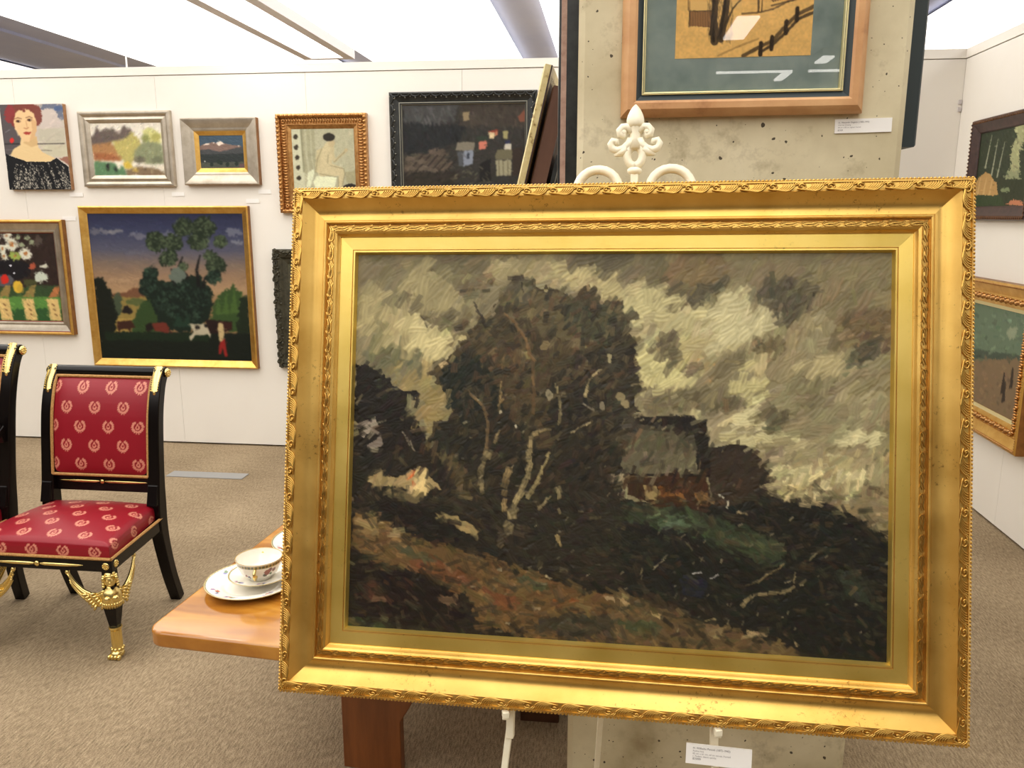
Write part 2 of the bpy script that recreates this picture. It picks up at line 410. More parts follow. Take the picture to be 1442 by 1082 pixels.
# luminous panels between the bare concrete strips
def light_panel(x0, x1, y0, y1, label, z=CZ, drop=.05, off=''):
    t = empty('ceiling_light' + off, ((x0 + x1) / 2, (y0 + y1) / 2, z - .03))
    w, d = (x1 - x0) / 2, (y1 - y0) / 2
    MB().span((-w, -d, -drop), (w, d, -.012)).build('panel_diffuser' + off if off else 'diffuser', M['glow'], t)
    MB().span((-w + .02, -d + .02, -.012), (w - .02, d - .02, 0)).build('tray', M['alu'], t)
    return tag(t, label, 'ceiling light', 'long luminous ceiling panels')
for x0, x1, y0, y1, lb in ((-8.6, -6.95, -3.0, 12.4, 'long white luminous ceiling panel beyond the concrete beam'),
                           (-5.24, -3.1, -3.0, 12.4, 'long white luminous ceiling panel between the concrete beam and the hanging light'),
                           (-2.675, -1.016, -3.0, 12.4, 'long white luminous ceiling panel above the hanging light and dark village picture'),
                           (-.60, 1.1, 2.6, 12.4, 'long white luminous ceiling panel behind the concrete column'),
                           (-.60, 1.1, -3.0, 1.7, 'white luminous ceiling panel in front of the concrete column'),
                           (2.74, 4.6, -3.0, 12.4, 'long white luminous ceiling panel beyond the right partition')):
    light_panel(x0, x1, y0, y1, lb, off='_offscreen' if y1 < 2 else '')      # that one hangs over the viewer, outside the picture
# hung linear luminaire
def luminaire(x0, x1, y0, y1, z, label, rail=.05, hang=True):
    t = empty('pendant_luminaire', ((x0 + x1) / 2, (y0 + y1) / 2, z))
    w, d = (x1 - x0) / 2, (y1 - y0) / 2; H = .07
    for s in (-1, 1):
        MB().span((s * w, -d, 0), (s * (w - rail), d, H)).build('side_rail', M['alu'], t)
        MB().span((-w + rail, s * d, 0), (w - rail, s * (d - rail * .8), H)).build('end_cap', M['alu'], t)
    MB().span((-w + rail, -d + rail * .8, .012), (w - rail, d - rail * .8, .03)).build('diffuser', M['glow_tube'], t)
    if hang:
        for yy in (-d + .6, d - .35):
            for s in (-1, 1):
                MB().tube([(s * w * .7, yy, H), (s * w * .25, yy + .12, CZ - .082 - z)], .004, 6).build('suspension_wire', M['white_card'], t)
    return tag(t, label, 'pendant light')
luminaire(-2.445, -2.035, 2.2, 6.62, 2.75, 'long grey-framed hanging linear light above the white partition', rail=.075)
tag(MB().tube([(-3.62, 6.05, 2.4), (-3.62, 6.05, CZ - .02)], .006, 8).build('suspension_rod', M['white_card']), 'thin white rod hanging from the ceiling behind the partition top', 'rod')
# fluorescent fittings of the hall behind (seen mirrored in the picture glass)
for nm, lb, x0, x1, y0, y1 in [('broad_ceiling_fitting', 'broad fluorescent fitting mirrored over the charcoal trees in the picture glass', 1.05, 1.24, -5.0, -4.1),
                               ('long_ceiling_tube', 'long fluorescent tube mirrored as a white line across the picture mount', 1.23, 2.11, -6.98, -6.92),
                               ('short_ceiling_tube', 'short fluorescent tube mirrored beside the gold sight edge of the drawing', 2.3, 2.66, -6.98, -6.92),
                               ('angled_ceiling_fitting', 'fluorescent fitting mirrored at the end of the long white line', 2.02, 2.12, -7.6, -7.0),
                               ('small_ceiling_fitting', 'small fluorescent fitting mirrored above the short white line', 2.24, 2.36, -6.4, -6.04)]:
    t = empty(nm + '_offscreen', ((x0 + x1) / 2, (y0 + y1) / 2, 3.2)); w, d = (x1 - x0) / 2, (y1 - y0) / 2
    MB().span((-w, -d, 0), (w, d, .02)).build(nm + '_diffuser_offscreen', M['glow_tube'], t)
    MB().span((-w - .01, -d - .01, .02), (w + .01, d + .01, .1)).build('housing', M['alu'], t)
    tag(t, lb, 'ceiling light', 'fluorescent strip fittings')
tag(MB().span((-2.62, 4.39, 0), (-2.14, 4.49, .006)).build('floor_outlet_cover', M['floor_plate'], bevel=.002), 'flat grey metal strip set on the carpet near the white wall', 'floor plate')

# concrete column with chamfered corners
cx0, cx1, cy0, cy1, ch = -.074, .592, 1.80, 2.46, .014
poly = [(cx0 + ch, cy0), (cx1 - ch, cy0), (cx1, cy0 + ch), (cx1, cy1 - ch), (cx1 - ch, cy1), (cx0 + ch, cy1), (cx0, cy1 - ch), (cx0, cy0 + ch)]
tag(MB().prism(poly, 'z', 0, CZ).build('concrete_column', M['concrete']), kind='structure', label='square pitted concrete column with chamfered edges', cat='column')

# ------------------------------------------------------------------ paint engine: pictures are painted stroke by stroke on an array
def smooth_noise(h, w, cell, rng):
    gh, gw = int(h / cell) + 3, int(w / cell) + 3
    g = rng.random((gh, gw)); y = np.arange(h) / cell; x = np.arange(w) / cell
    yi, xi = y.astype(int), x.astype(int); fy = (y - yi)[:, None]; fx = (x - xi)[None]
    fy = fy * fy * (3 - 2 * fy); fx = fx * fx * (3 - 2 * fx)
    a = g[yi][:, xi]; b = g[yi][:, xi + 1]; c = g[yi + 1][:, xi]; d = g[yi + 1][:, xi + 1]
    return (a * (1 - fx) + b * fx) * (1 - fy) + (c * (1 - fx) + d * fx) * fy - .5
class Pic:
    """a picture drawn in the drawer's own coordinates; quad = its four corners there (TL, TR, BR, BL)"""
    def __init__(s, quad, res, base, seed=1):
        q = np.array(quad, float); s.quad = q
        pad = 6 / res
        s.x0, s.y0 = q.min(0) - pad; s.x1, s.y1 = q.max(0) + pad
        s.res = res; s.w = int((s.x1 - s.x0) * res) + 1; s.h = int((s.y1 - s.y0) * res) + 1
        s.c = np.zeros((s.h, s.w, 3)); s.c[:] = base; s.z = np.zeros((s.h, s.w))
        s.rng = np.random.default_rng(seed); s.off = (0, 0, 1.0)
        s.X = s.x0 + np.arange(s.w)[None] / res + np.zeros((s.h, 1)); s.Y = s.y0 + np.arange(s.h)[:, None] / res + np.zeros((1, s.w))
        u = (max(s.x1 - s.x0, s.y1 - s.y0))
        s.n1 = [smooth_noise(s.h, s.w, max(3, .035 * u * res), s.rng) for _ in range(2)]
        s.n2 = [smooth_noise(s.h, s.w, max(2, .009 * u * res), s.rng) for _ in range(2)]
        s.u = u
    def view(s, ox, oy, sc): s.off = (ox, oy, sc); return s      # draw in coordinates of an enlarged detail
    def P(s, pts):
        ox, oy, sc = s.off; return np.array([(ox + x / sc, oy + y / sc) for x, y in pts], float)
    def grad(s, stops):
        ys = [a for a, _ in stops]; ox, oy, sc = s.off; ys = [oy + a / sc for a in ys]
        for k in range(3): s.c[:, :, k] = np.interp(s.Y, ys, [c[k] for _, c in stops])
    def win(s, x0, y0, x1, y1):
        a = max(0, int((x0 - s.x0) * s.res) - 2); b = min(s.w, int((x1 - s.x0) * s.res) + 3)
        c = max(0, int((y0 - s.y0) * s.res) - 2); d = min(s.h, int((y1 - s.y0) * s.res) + 3)
        return slice(c, d), slice(a, b)
    def poly(s, pts, col, rag=.010, alpha=1.0, raw=False):
        p = np.array(pts, float) if raw else s.P(pts); m = rag * s.u * 1.5
        sl = s.win(p[:, 0].min() - m, p[:, 1].min() - m, p[:, 0].max() + m, p[:, 1].max() + m)
        X = s.X[sl] + (s.n1[0][sl] * .9 + s.n2[0][sl]) * rag * s.u; Y = s.Y[sl] + (s.n1[1][sl] * .9 + s.n2[1][sl]) * rag * s.u
        if X.size == 0: return s
        ins = np.zeros(X.shape, bool); n = len(p)
        for i in range(n):
            (xa, ya), (xb, yb) = p[i], p[(i + 1) % n]
            if ya == yb: continue
            cr = ((ya > Y) != (yb > Y)) & (X < (xb - xa) * (Y - ya) / (yb - ya) + xa)
            ins ^= cr
        a = ins[..., None] * alpha
        s.c[sl] = s.c[sl] * (1 - a) + np.array(col, float) * a
        return s
    def blob(s, cx, cy, rx, ry, col, rag=.012, alpha=1.0, n=14):
        a = np.linspace(0, 2 * PI, n, endpoint=False)
        return s.poly([(cx + rx * math.cos(t), cy + ry * math.sin(t)) for t in a], col, rag, alpha)
    def line(s, pts, w, col, alpha=1.0, taper=False, rag=.003):
        p = s.P(pts); w = w / s.off[2] / 2
        for i in range(len(p) - 1):
            a, b = p[i], p[i + 1]; m = w + rag * s.u * 2
            sl = s.win(min(a[0], b[0]) - m, min(a[1], b[1]) - m, max(a[0], b[0]) + m, max(a[1], b[1]) + m)
            X = s.X[sl] + s.n2[0][sl] * rag * s.u; Y = s.Y[sl] + s.n2[1][sl] * rag * s.u
            if X.size == 0: continue
            d = b - a; L = d @ d + 1e-9; t = np.clip(((X - a[0]) * d[0] + (Y - a[1]) * d[1]) / L, 0, 1)
            ww = w * (1 - .7 * (i + t) / (len(p) - 1)) if taper else w
            dist = np.hypot(X - a[0] - t * d[0], Y - a[1] - t * d[1])
            al = np.clip((ww - dist) * s.res + .5, 0, 1)[..., None] * alpha
            s.c[sl] = s.c[sl] * (1 - al) + np.array(col, float) * al
        return s
    def stroke(s, x, y, ln, wd, ang, col, alpha=.85, zh=1.0):
        ca, sa = math.cos(ang), math.sin(ang); m = ln / 2 + wd
        sl = s.win(x - m, y - m, x + m, y + m); X = s.X[sl] - x; Y = s.Y[sl] - y
        if X.size == 0: return
        U = (X * ca + Y * sa) / (ln / 2); V = (-X * sa + Y * ca) / (wd / 2)
        ph = s.rng.random() * 9
        br = .5 + .5 * np.sin(V * 7 + ph + 1.5 * np.sin(U * 2 + ph)) * .7 + s.n2[0][sl] * .5
        edge = np.clip((1 - np.abs(U) + s.n2[1][sl] * .5) * 8, 0, 1) * np.clip((1 - np.abs(V) + s.n2[0][sl] * .3) * 6, 0, 1)
        a = (edge * (alpha * (.55 + .45 * br)))[..., None]
        s.c[sl] = s.c[sl] * (1 - a) + (np.array(col, float) * (.93 + .14 * br[..., None])) * a
        zz = edge * (br * .8 + .35) * zh
        s.z[sl] = s.z[sl] * (1 - edge * .8) + zz * .8 * edge + edge * .12 * zh
    def auto(s, n, ln, wd, angf, jit=7, alpha=.85, region=None, vary=.06, pull=.4, zh=1.0):
        """strokes that pick up the colour lying under them"""
        src = s.c.copy(); r = s.rng
        if region is None: bx = (s.x0, s.y0, s.x1, s.y1)
        else:
            q = s.P(region); bx = (*q.min(0), *q.max(0))
        for _ in range(n):
            x = r.uniform(bx[0], bx[2]); y = r.uniform(bx[1], bx[3])
            l = ln * r.uniform(.5, 1.4); w = wd * r.uniform(.6, 1.4); a = angf(x, y) + r.normal(0, .3)
            xi = int(np.clip((x + r.normal(0, pull * w) - s.x0) * s.res, 0, s.w - 1)); yi = int(np.clip((y + r.normal(0, pull * w) - s.y0) * s.res, 0, s.h - 1))
            c = src[yi, xi] * (1 + r.normal(0, vary)) + r.normal(0, jit * .35, 3)
            s.stroke(x, y, l, w, a, np.clip(c, 0, 255), alpha, zh)
        return s
    def soft(s, k):
        for ax in (0, 1):
            for _ in range(2):
                a = s.c; acc = a.copy()
                for d in range(1, k + 1): acc += np.roll(a, d, ax) + np.roll(a, -d, ax)
                s.c = acc / (2 * k + 1)
        return s
    def speck(s, amt):
        s.c = np.clip(s.c * (1 + amt * s.n2[0][..., None] + amt * .6 * s.n1[0][..., None]), 0, 255); return s
    def sample(s, nu, nv, gain=1.0):
        q = s.quad; src = [(0, 0), (1, 0), (1, 1), (0, 1)]; A = []; B = []
        for (u, v), (x, y) in zip(src, q):
            A += [[u, v, 1, 0, 0, 0, -u * x, -v * x], [0, 0, 0, u, v, 1, -u * y, -v * y]]; B += [x, y]
        h = np.append(np.linalg.solve(np.array(A), np.array(B)), 1).reshape(3, 3)
        U, V = np.meshgrid(np.linspace(0, 1, nu), np.linspace(0, 1, nv))
        Q = np.einsum('ij,jab->iab', h, np.stack([U, V, np.ones_like(U)])); x = (Q[0] / Q[2] - s.x0) * s.res; y = (Q[1] / Q[2] - s.y0) * s.res
        x = np.clip(x, 0, s.w - 1.01); y = np.clip(y, 0, s.h - 1.01); xi = x.astype(int); yi = y.astype(int); fx = x - xi; fy = y - yi
        def bl(a):
            e = (..., None) if a.ndim == 3 else (...,)
            return a[yi, xi] * ((1 - fx) * (1 - fy))[e] + a[yi, xi + 1] * (fx * (1 - fy))[e] + a[yi + 1, xi] * ((1 - fx) * fy)[e] + a[yi + 1, xi + 1] * (fx * fy)[e]
        return lin(np.clip(bl(s.c), 0, 255)) * gain, bl(s.z)
def canvas_mesh(name, pic, w, h, nu, nv, material, gain=1.0, relief=0.0):
    """picture surface in the x-z plane, facing -y, lower left at (-w/2, 0)"""
    c, z = pic.sample(nu, nv, gain)
    P = np.zeros((nv, nu, 3)); P[..., 0] = np.linspace(-w / 2, w / 2, nu)[None]; P[..., 2] = np.linspace(h, 0, nv)[:, None]
    P[..., 1] = -z * relief
    return grid_mesh(name, P, material, c)

# ------------------------------------------------------------------ frames
def rail_mesh(W, H, prof, side, mats, smooth=35):
    """one mitred rail; prof = [(inset, height, material index of the band that starts here)]"""
    mb = MB()
    def corner(u, e):
        x, z = W / 2 - u, H / 2 - u
        return {'t': [(x, z), (-x, z)], 'l': [(-x, z), (-x, -z)], 'b': [(-x, -z), (x, -z)], 'r': [(x, -z), (x, z)]}[side][e]
    pts = list(prof); n = len(pts)
    for i in range(n):
        a = pts[i]; b = pts[(i + 1) % n]
        (x0, z0), (x1, z1) = corner(a[0], 0), corner(a[0], 1); (x2, z2), (x3, z3) = corner(b[0], 0), corner(b[0], 1)
        mb.add([(x0, -a[1], z0 + H / 2), (x1, -a[1], z1 + H / 2), (x3, -b[1], z3 + H / 2), (x2, -b[1], z2 + H / 2)], [(0, 3, 2, 1)], a[2] if i < n - 1 else 0)
    for e in (0, 1):
        vs = [(corner(p[0], e)[0], -p[1], corner(p[0], e)[1] + H / 2) for p in pts]
        mb.add(vs, [tuple(range(n)) if e == 0 else tuple(range(n))[::-1]], 0)
    me = mb.mesh('frame_rail', mats, None)
    import bmesh
    bm = bmesh.new(); bm.from_mesh(me); bmesh.ops.remove_doubles(bm, verts=bm.verts, dist=1e-6); bmesh.ops.recalc_face_normals(bm, faces=bm.faces); bm.to_mesh(me); bm.free()
    me.polygons.foreach_set('use_smooth', [True] * len(me.polygons)); me.set_sharp_from_angle(angle=R(smooth))
    return me
SIDES = {'t': ((-1, 0, 0), (0, 0, -1)), 'l': ((0, 0, -1), (1, 0, 0)), 'b': ((1, 0, 0), (0, 0, 1)), 'r': ((0, 0, 1), (-1, 0, 0))}
def side_matrix(W, H, side, s, u, v):
    """frame of an ornament: s runs along the rail, t points inward, third axis out of the picture"""
    ds, dt = [Vector(a) for a in SIDES[side]]; dh = Vector((0, -1, 0))
    st = {'t': (W / 2, H), 'l': (-W / 2, H), 'b': (-W / 2, 0), 'r': (W / 2, 0)}[side]
    o = Vector((st[0], 0, st[1])) + ds * s + dt * u + dh * v
    m = Matrix.Identity(4)
    for i in range(3): m[i][0], m[i][1], m[i][2], m[i][3] = ds[i], dt[i], dh[i], o[i]
    return m
def rails(root, W, H, prof, mats, smooth=35):
    return {k: put('frame_rail', rail_mesh(W, H, prof, k, mats, smooth), root) for k in 'tlbr'}
def row_count(length, pitch): return max(1, int(round(length / pitch)))
def stud_row(root_rails, W, H, u, v, pitch, maker, name, mats, single=False, smooth=60, end=None):
    """ornament joined along each rail (too fine to lift off one by one)"""
    for k, rl in root_rails.items():
        Ln = W if k in 'tb' else H; e = u if end is None else end; n = row_count(Ln - 2 * e, pitch); st = (Ln - 2 * e) / n
        mb = MB()
        for i in range(n): maker(mb, side_matrix(W, H, k, e + (i + .5) * st, u, v), st)
        o = mb.build(name, mats, rl, smooth=smooth); o['kind'] = 'stuff'
def unit_row(root_rails, W, H, u, v, pitch, me_fn, name, end):
    """ornament of separate castings, one object each, sharing one mesh"""
    cache = {}
    for k, rl in root_rails.items():
        Ln = W if k in 'tb' else H; n = row_count(Ln - 2 * end, pitch); st = (Ln - 2 * end) / n
        key = 'h' if k in 'tb' else 'v'
        if key not in cache: cache[key] = me_fn(st)
        for i in range(n):
            o = bpy.data.objects.new(name, cache[key]); COL.objects.link(o); o.parent = rl
            o.matrix_local = side_matrix(W, H, k, end + (i + .5) * st, u, v)
def place(name, label, cat, loc, rot=(0, 0, 0), group=None):
    m = Matrix.Translation(loc) @ Matrix.Rotation(rot[2], 4, 'Z') @ Matrix.Rotation(rot[0], 4, 'X') @ Matrix.Rotation(rot[1], 4, 'Y')
    o = empty(name, M=m); tag(o, label, cat, group); return o
def picture(root, W, H, fw, v, pic, nu, nv, material, gain, relief=0.0, back=True, name='canvas'):
    me = canvas_mesh(name, pic, W - 2 * fw + .004, H - 2 * fw + .004, nu, nv, material, gain, relief)
    o = put(name, me, root, (0, -v, fw - .002))
    if back: MB().span((-W / 2 + fw * .6, -v + .004, fw * .6), (W / 2 - fw * .6, 0, H - fw * .6)).build('backing_board', M['board_back'], root)
    return o

# ------------------------------------------------------------------ the large landscape on the easel
def catmull2(P, n):
    out = []
    for i in range(len(P) - 1):
        p0, p1, p2, p3 = [np.array(P[max(0, min(len(P) - 1, k))], float) for k in (i - 1, i, i + 1, i + 2)]
        for j in range(n):
            g = j / n; out.append(tuple(.5 * (2 * p1 + (p2 - p0) * g + (2 * p0 - 5 * p1 + 4 * p2 - p3) * g * g + (3 * p1 - p0 - 3 * p2 + p3) * g ** 3)))
    return out + [tuple(P[-1])]
def paint_main():
    q = [(505, 367), (1250, 365), (1247, 936), (489, 884)]
    p = Pic(q, .95, (124, 116, 92), 3)
    A = lambda: p.view(490, 340, 3.608); B = lambda: p.view(870, 340, 3.608)
    C = lambda: p.view(480, 640, 3.608); D = lambda: p.view(870, 640, 3.608)
    A()
    for c, pts in [
        ((112, 105, 82), [(40, 90), (420, 90), (340, 190), (240, 300), (60, 240)]),
        ((163, 153, 117), [(60, 240), (120, 330), (250, 330), (330, 380), (420, 470), (560, 450), (570, 540), (500, 640), (400, 620), (320, 600), (250, 560), (60, 570)]),
        ((136, 128, 98), [(60, 380), (180, 380), (240, 560), (60, 560)]),
        ((190, 180, 142), [(280, 370), (330, 380), (415, 480), (400, 560), (340, 600), (300, 520)]),
        ((184, 176, 134), [(440, 450), (520, 440), (570, 510), (500, 560), (430, 540)]),
        ((150, 141, 108), [(310, 210), (400, 160), (520, 260), (620, 330), (600, 420), (480, 400), (360, 330), (250, 290)]),
        ((96, 89, 70), [(230, 300), (330, 340), (470, 400), (620, 430), (640, 500), (560, 470), (400, 440), (300, 370)]),
        ((102, 95, 74), [(400, 110), (700, 120), (760, 240), (660, 310), (560, 290), (430, 190)]),
        ((154, 144, 110), [(700, 180), (830, 140), (1000, 110), (1110, 170), (1270, 200), (1400, 260), (1400, 420), (1300, 360), (1130, 280), (940, 290), (860, 230), (760, 260)]),
        ((172, 162, 124), [(1050, 190), (1230, 210), (1300, 300), (1200, 270), (1080, 260)]),
        ((92, 86, 70), [(1090, 100), (1407, 100), (1407, 260), (1280, 200), (1150, 170)]),
        ((102, 99, 78), [(60, 560), (250, 560), (520, 650), (500, 760), (330, 700), (200, 680), (60, 640)]),
        ((140, 125, 85), [(160, 650), (330, 690), (430, 700), (520, 780), (560, 860), (520, 940), (430, 930), (400, 1020), (370, 880), (390, 830), (250, 740)]),
        ((168, 152, 108), [(330, 700), (430, 710), (440, 760), (350, 760)])]:
        p.poly(pts, c)
    B()
    for c, pts in [
        ((132, 124, 98), [(0, 90), (1380, 90), (1380, 1082), (0, 1082)]),
        ((100, 92, 71), [(0, 95), (540, 95), (520, 250), (470, 350), (400, 370), (330, 340), (240, 320), (150, 240), (0, 200)]),
        ((116, 101, 74), [(220, 120), (540, 110), (510, 240), (330, 260), (220, 220)]),
        ((120, 111, 86), [(540, 95), (1370, 95), (1370, 380), (1200, 430), (1080, 400), (990, 330), (850, 230), (700, 260), (600, 300), (540, 250)]),
        ((82, 77, 62), [(700, 290), (870, 230), (990, 330), (900, 410), (830, 440), (740, 390)]),
        ((80, 75, 60), [(330, 300), (540, 230), (500, 340), (400, 375)]),
        ((104, 91, 69), [(1080, 420), (1370, 380), (1370, 570), (1250, 620), (1120, 600), (1060, 500)]),
        ((80, 75, 62), [(1110, 590), (1200, 540), (1290, 590), (1200, 630)]),
        ((173, 166, 130), [(0, 250), (140, 230), (250, 320), (430, 400), (540, 270), (610, 310), (810, 440), (700, 500), (620, 540), (570, 580), (480, 610), (420, 560), (300, 470), (200, 520), (100, 520), (0, 430)]),
        ((192, 186, 152), [(570, 400), (740, 390), (800, 450), (680, 500), (590, 470)]),
        ((186, 178, 142), [(440, 430), (560, 330), (580, 440), (520, 520), (430, 500)]),
        ((188, 181, 136), [(90, 580), (200, 650), (350, 700), (360, 750), (200, 800), (110, 720)]),
        ((184, 177, 132), [(570, 740), (750, 740), (700, 820), (560, 800)]),
        ((168, 158, 118), [(300, 500), (430, 540), (440, 640), (350, 650), (250, 560)]),
        ((178, 150, 106), [(380, 630), (440, 600), (450, 650), (410, 680)]),
        ((96, 89, 70), [(160, 540), (240, 500), (230, 590), (300, 650), (250, 690), (190, 620)]),
        ((96, 86, 70), [(330, 670), (400, 660), (410, 700), (350, 720)]),
        ((114, 106, 84), [(440, 690), (590, 560), (600, 650), (480, 720)]),
        ((92, 84, 62), [(640, 520), (830, 570), (810, 610), (720, 590)]),
        ((176, 168, 130), [(590, 560), (680, 560), (740, 620), (640, 670), (600, 640)]),
        ((96, 88, 68), [(620, 680), (700, 650), (690, 720)]),
        ((140, 131, 104), [(860, 440), (1070, 380), (1060, 480), (880, 700), (700, 690), (800, 520)]),
        ((168, 158, 122), [(900, 430), (1070, 380), (1050, 450), (980, 500)]),
        ((164, 154, 122), [(870, 660), (1100, 600), (1120, 680), (950, 730)]),
        ((104, 97, 76), [(130, 830), (460, 790), (640, 830), (700, 860), (600, 900), (450, 880), (300, 870), (150, 880)]),
        ((88, 82, 64), [(680, 860), (830, 880), (850, 950), (780, 960)]),
        ((112, 103, 82), [(850, 740), (1080, 720), (1100, 780), (960, 840)]),
        ((150, 142, 112), [(1080, 780), (1330, 800), (1330, 900), (1150, 930)]),
        ((98, 91, 72), [(1030, 920), (1250, 980), (1340, 930), (1340, 1000), (1200, 1000)]),
        ((200, 192, 154), [(500, 910), (640, 880), (680, 860), (690, 930), (620, 950)]),
        ((192, 186, 142), [(360, 880), (450, 880), (440, 920), (350, 920)]),
        ((200, 194, 156), [(1080, 1010), (1200, 980), (1230, 1030), (1120, 1060)]),
        ((198, 192, 152), [(1220, 1030), (1330, 1000), (1330, 1050), (1260, 1060)]),
        ((194, 188, 150), [(830, 1030), (900, 1010), (910, 1070), (850, 1070)]),
        ((148, 140, 112), [(450, 930), (740, 960), (740, 1010), (520, 1030), (460, 1000)]),
        ((186, 179, 140), [(500, 1020), (760, 1000), (740, 1050), (560, 1050)])]:
        p.poly(pts, c)
    D()
    for c, pts in [
        ((150, 140, 110), [(660, 0), (1380, 0), (1380, 480), (1200, 360), (1000, 290), (850, 270), (720, 250), (720, 120)]),
        ((190, 182, 144), [(740, 60), (900, 90), (1240, 110), (1250, 150), (1000, 150), (760, 140)]),
        ((126, 114, 88), [(900, 160), (1380, 160), (1380, 470), (1150, 310), (960, 270)]),
        ((176, 164, 120), [(760, 200), (880, 160), (920, 210), (840, 240)])]:
        p.poly(pts, c)
    p.view(0, 0, 1)
    sky = lambda x, y: -.75 + .5 * math.sin(x * .013) * math.cos(y * .02)
    p.auto(3000, 36, 14, sky, 6, .85, vary=.05, pull=.5); p.auto(1800, 22, 7, sky, 6, .6, vary=.06, pull=.4)
    # knife dabs of light and dark laid over the blended sky
    r0 = p.rng
    def dabs(V, pts, c, n, ln=26, wd=13, ang=-.7):
        V(); q = p.P(pts); p.view(0, 0, 1); lo, hi = q.min(0), q.max(0)
        for _ in range(n):
            for _t in range(20):
                x, y = r0.uniform(lo[0], hi[0]), r0.uniform(lo[1], hi[1]); ins = False
                for i in range(len(q)):
                    (xa, ya), (xb, yb) = q[i], q[(i + 1) % len(q)]
                    if (ya > y) != (yb > y) and x < (xb - xa) * (y - ya) / (yb - ya) + xa: ins = not ins
                if ins: break
            p.stroke(x, y, ln * r0.uniform(.6, 1.3), wd * r0.uniform(.6, 1.3), ang + r0.normal(0, .35), np.array(c) * (1 + r0.normal(0, .05)), .8, 1.1)
    dabs(A, [(280, 370), (415, 480), (560, 450), (500, 620), (400, 620), (300, 520)], (192, 182, 140), 26)
    dabs(A, [(60, 240), (250, 330), (330, 380), (300, 560), (60, 560)], (160, 150, 114), 22, 30, 10, -1.0)
    dabs(A, [(310, 210), (400, 160), (620, 330), (480, 400), (300, 300)], (148, 139, 106), 22, 40, 13, -.9)
    dabs(A, [(230, 300), (620, 430), (640, 500), (400, 440)], (94, 87, 68), 14, 26, 9)
    dabs(A, [(1050, 170), (1270, 200), (1400, 300), (1300, 340)], (176, 166, 126), 14)
    dabs(A, [(1090, 100), (1407, 100), (1407, 250), (1200, 180)], (90, 84, 68), 14, 30, 12)
    dabs(B, [(540, 270), (810, 440), (620, 540), (470, 610), (430, 400)], (186, 180, 146), 34, 30, 15)
    dabs(B, [(0, 250), (250, 320), (430, 400), (300, 470), (0, 430)], (178, 171, 132), 26)
    dabs(B, [(90, 580), (350, 700), (200, 800), (110, 720)], (190, 184, 138), 20)
    dabs(B, [(570, 740), (750, 740), (700, 820), (560, 800)], (186, 179, 134), 8)
    dabs(B, [(700, 290), (870, 230), (990, 330), (830, 440)], (78, 73, 60), 18, 34, 15)
    dabs(B, [(330, 300), (540, 230), (500, 340), (400, 375)], (80, 75, 60), 10)
    dabs(B, [(160, 540), (240, 500), (300, 650), (250, 690)], (94, 87, 68), 9, 20, 12, -1.0)
    dabs(B, [(330, 670), (400, 660), (410, 700), (350, 720)], (94, 85, 68), 3, 20, 12)
    dabs(B, [(440, 690), (590, 560), (600, 650), (480, 720)], (112, 104, 82), 8)
    dabs(B, [(640, 520), (830, 570), (810, 610), (720, 590)], (92, 84, 62), 7)
    dabs(B, [(1080, 420), (1360, 380), (1360, 570), (1120, 600)], (102, 88, 66), 16)
    dabs(B, [(1110, 590), (1200, 540), (1290, 590), (1200, 630)], (78, 74, 62), 7)
    dabs(B, [(150, 830), (460, 790), (700, 860), (450, 880)], (102, 95, 74), 16, 24, 12)
    dabs(B, [(680, 860), (830, 880), (850, 950), (780, 960)], (88, 82, 64), 7)
    dabs(B, [(500, 910), (680, 860), (690, 930), (620, 950)], (204, 197, 158), 9, 20, 9, -.2)
    dabs(B, [(1080, 1010), (1200, 980), (1330, 1000), (1260, 1060), (1120, 1060)], (202, 196, 158), 12, 20, 9, -.2)
    dabs(B, [(500, 1020), (760, 1000), (740, 1050), (560, 1050)], (190, 183, 144), 8, 20, 8, -.2)
    dabs(B, [(870, 660), (1100, 600), (1120, 680), (950, 730)], (164, 154, 120), 12)
    dabs(D, [(740, 60), (900, 90), (1240, 110), (1250, 150), (760, 140)], (192, 185, 146), 18, 22, 9, -.1)
    # dark masses
    A()
    for c, pts in [
        ((27, 23, 19), [(40, 640), (130, 650), (240, 760), (340, 790), (370, 800), (300, 880), (350, 960), (420, 1090), (30, 1090)]),
        ((66, 57, 40), [(430, 700), (520, 620), (580, 560), (640, 480), (720, 420), (760, 330), (840, 240), (900, 220), (960, 290), (1060, 270), (1130, 310), (1220, 260), (1260, 300), (1240, 350), (1330, 340), (1380, 320), (1370, 390), (1407, 400), (1440, 560), (1420, 1090), (400, 1090), (430, 930), (540, 930), (540, 850)]),
        ((86, 78, 56), [(760, 330), (840, 250), (960, 300), (1100, 290), (1200, 420), (1150, 560), (950, 480), (800, 420)]),
        ((78, 74, 60), [(820, 280), (890, 240), (950, 300), (900, 360)]),
        ((28, 32, 26), [(480, 700), (600, 600), (720, 640), (740, 760), (760, 850), (640, 900), (540, 880), (480, 780)]),
        ((80, 64, 46), [(700, 560), (820, 520), (930, 600), (900, 740), (780, 720), (700, 660)]),
        ((64, 64, 48), [(1100, 330), (1380, 360), (1407, 560), (1200, 560), (1100, 460)]),
        ((40, 36, 29), [(1150, 600), (1440, 560), (1440, 1090), (1050, 1090), (1000, 900), (1100, 760)]),
        ((35, 33, 26), [(560, 880), (760, 850), (900, 960), (900, 1090), (420, 1090), (460, 960)]),
        ((100, 70, 48), [(800, 540), (850, 550), (840, 600), (810, 590)]),
        ((108, 96, 70), [(860, 570), (920, 560), (910, 620), (870, 640)]),
        ((104, 92, 68), [(1110, 500), (1200, 560), (1170, 620), (1120, 560)])]:
        p.poly(pts, c, .014)
    B()
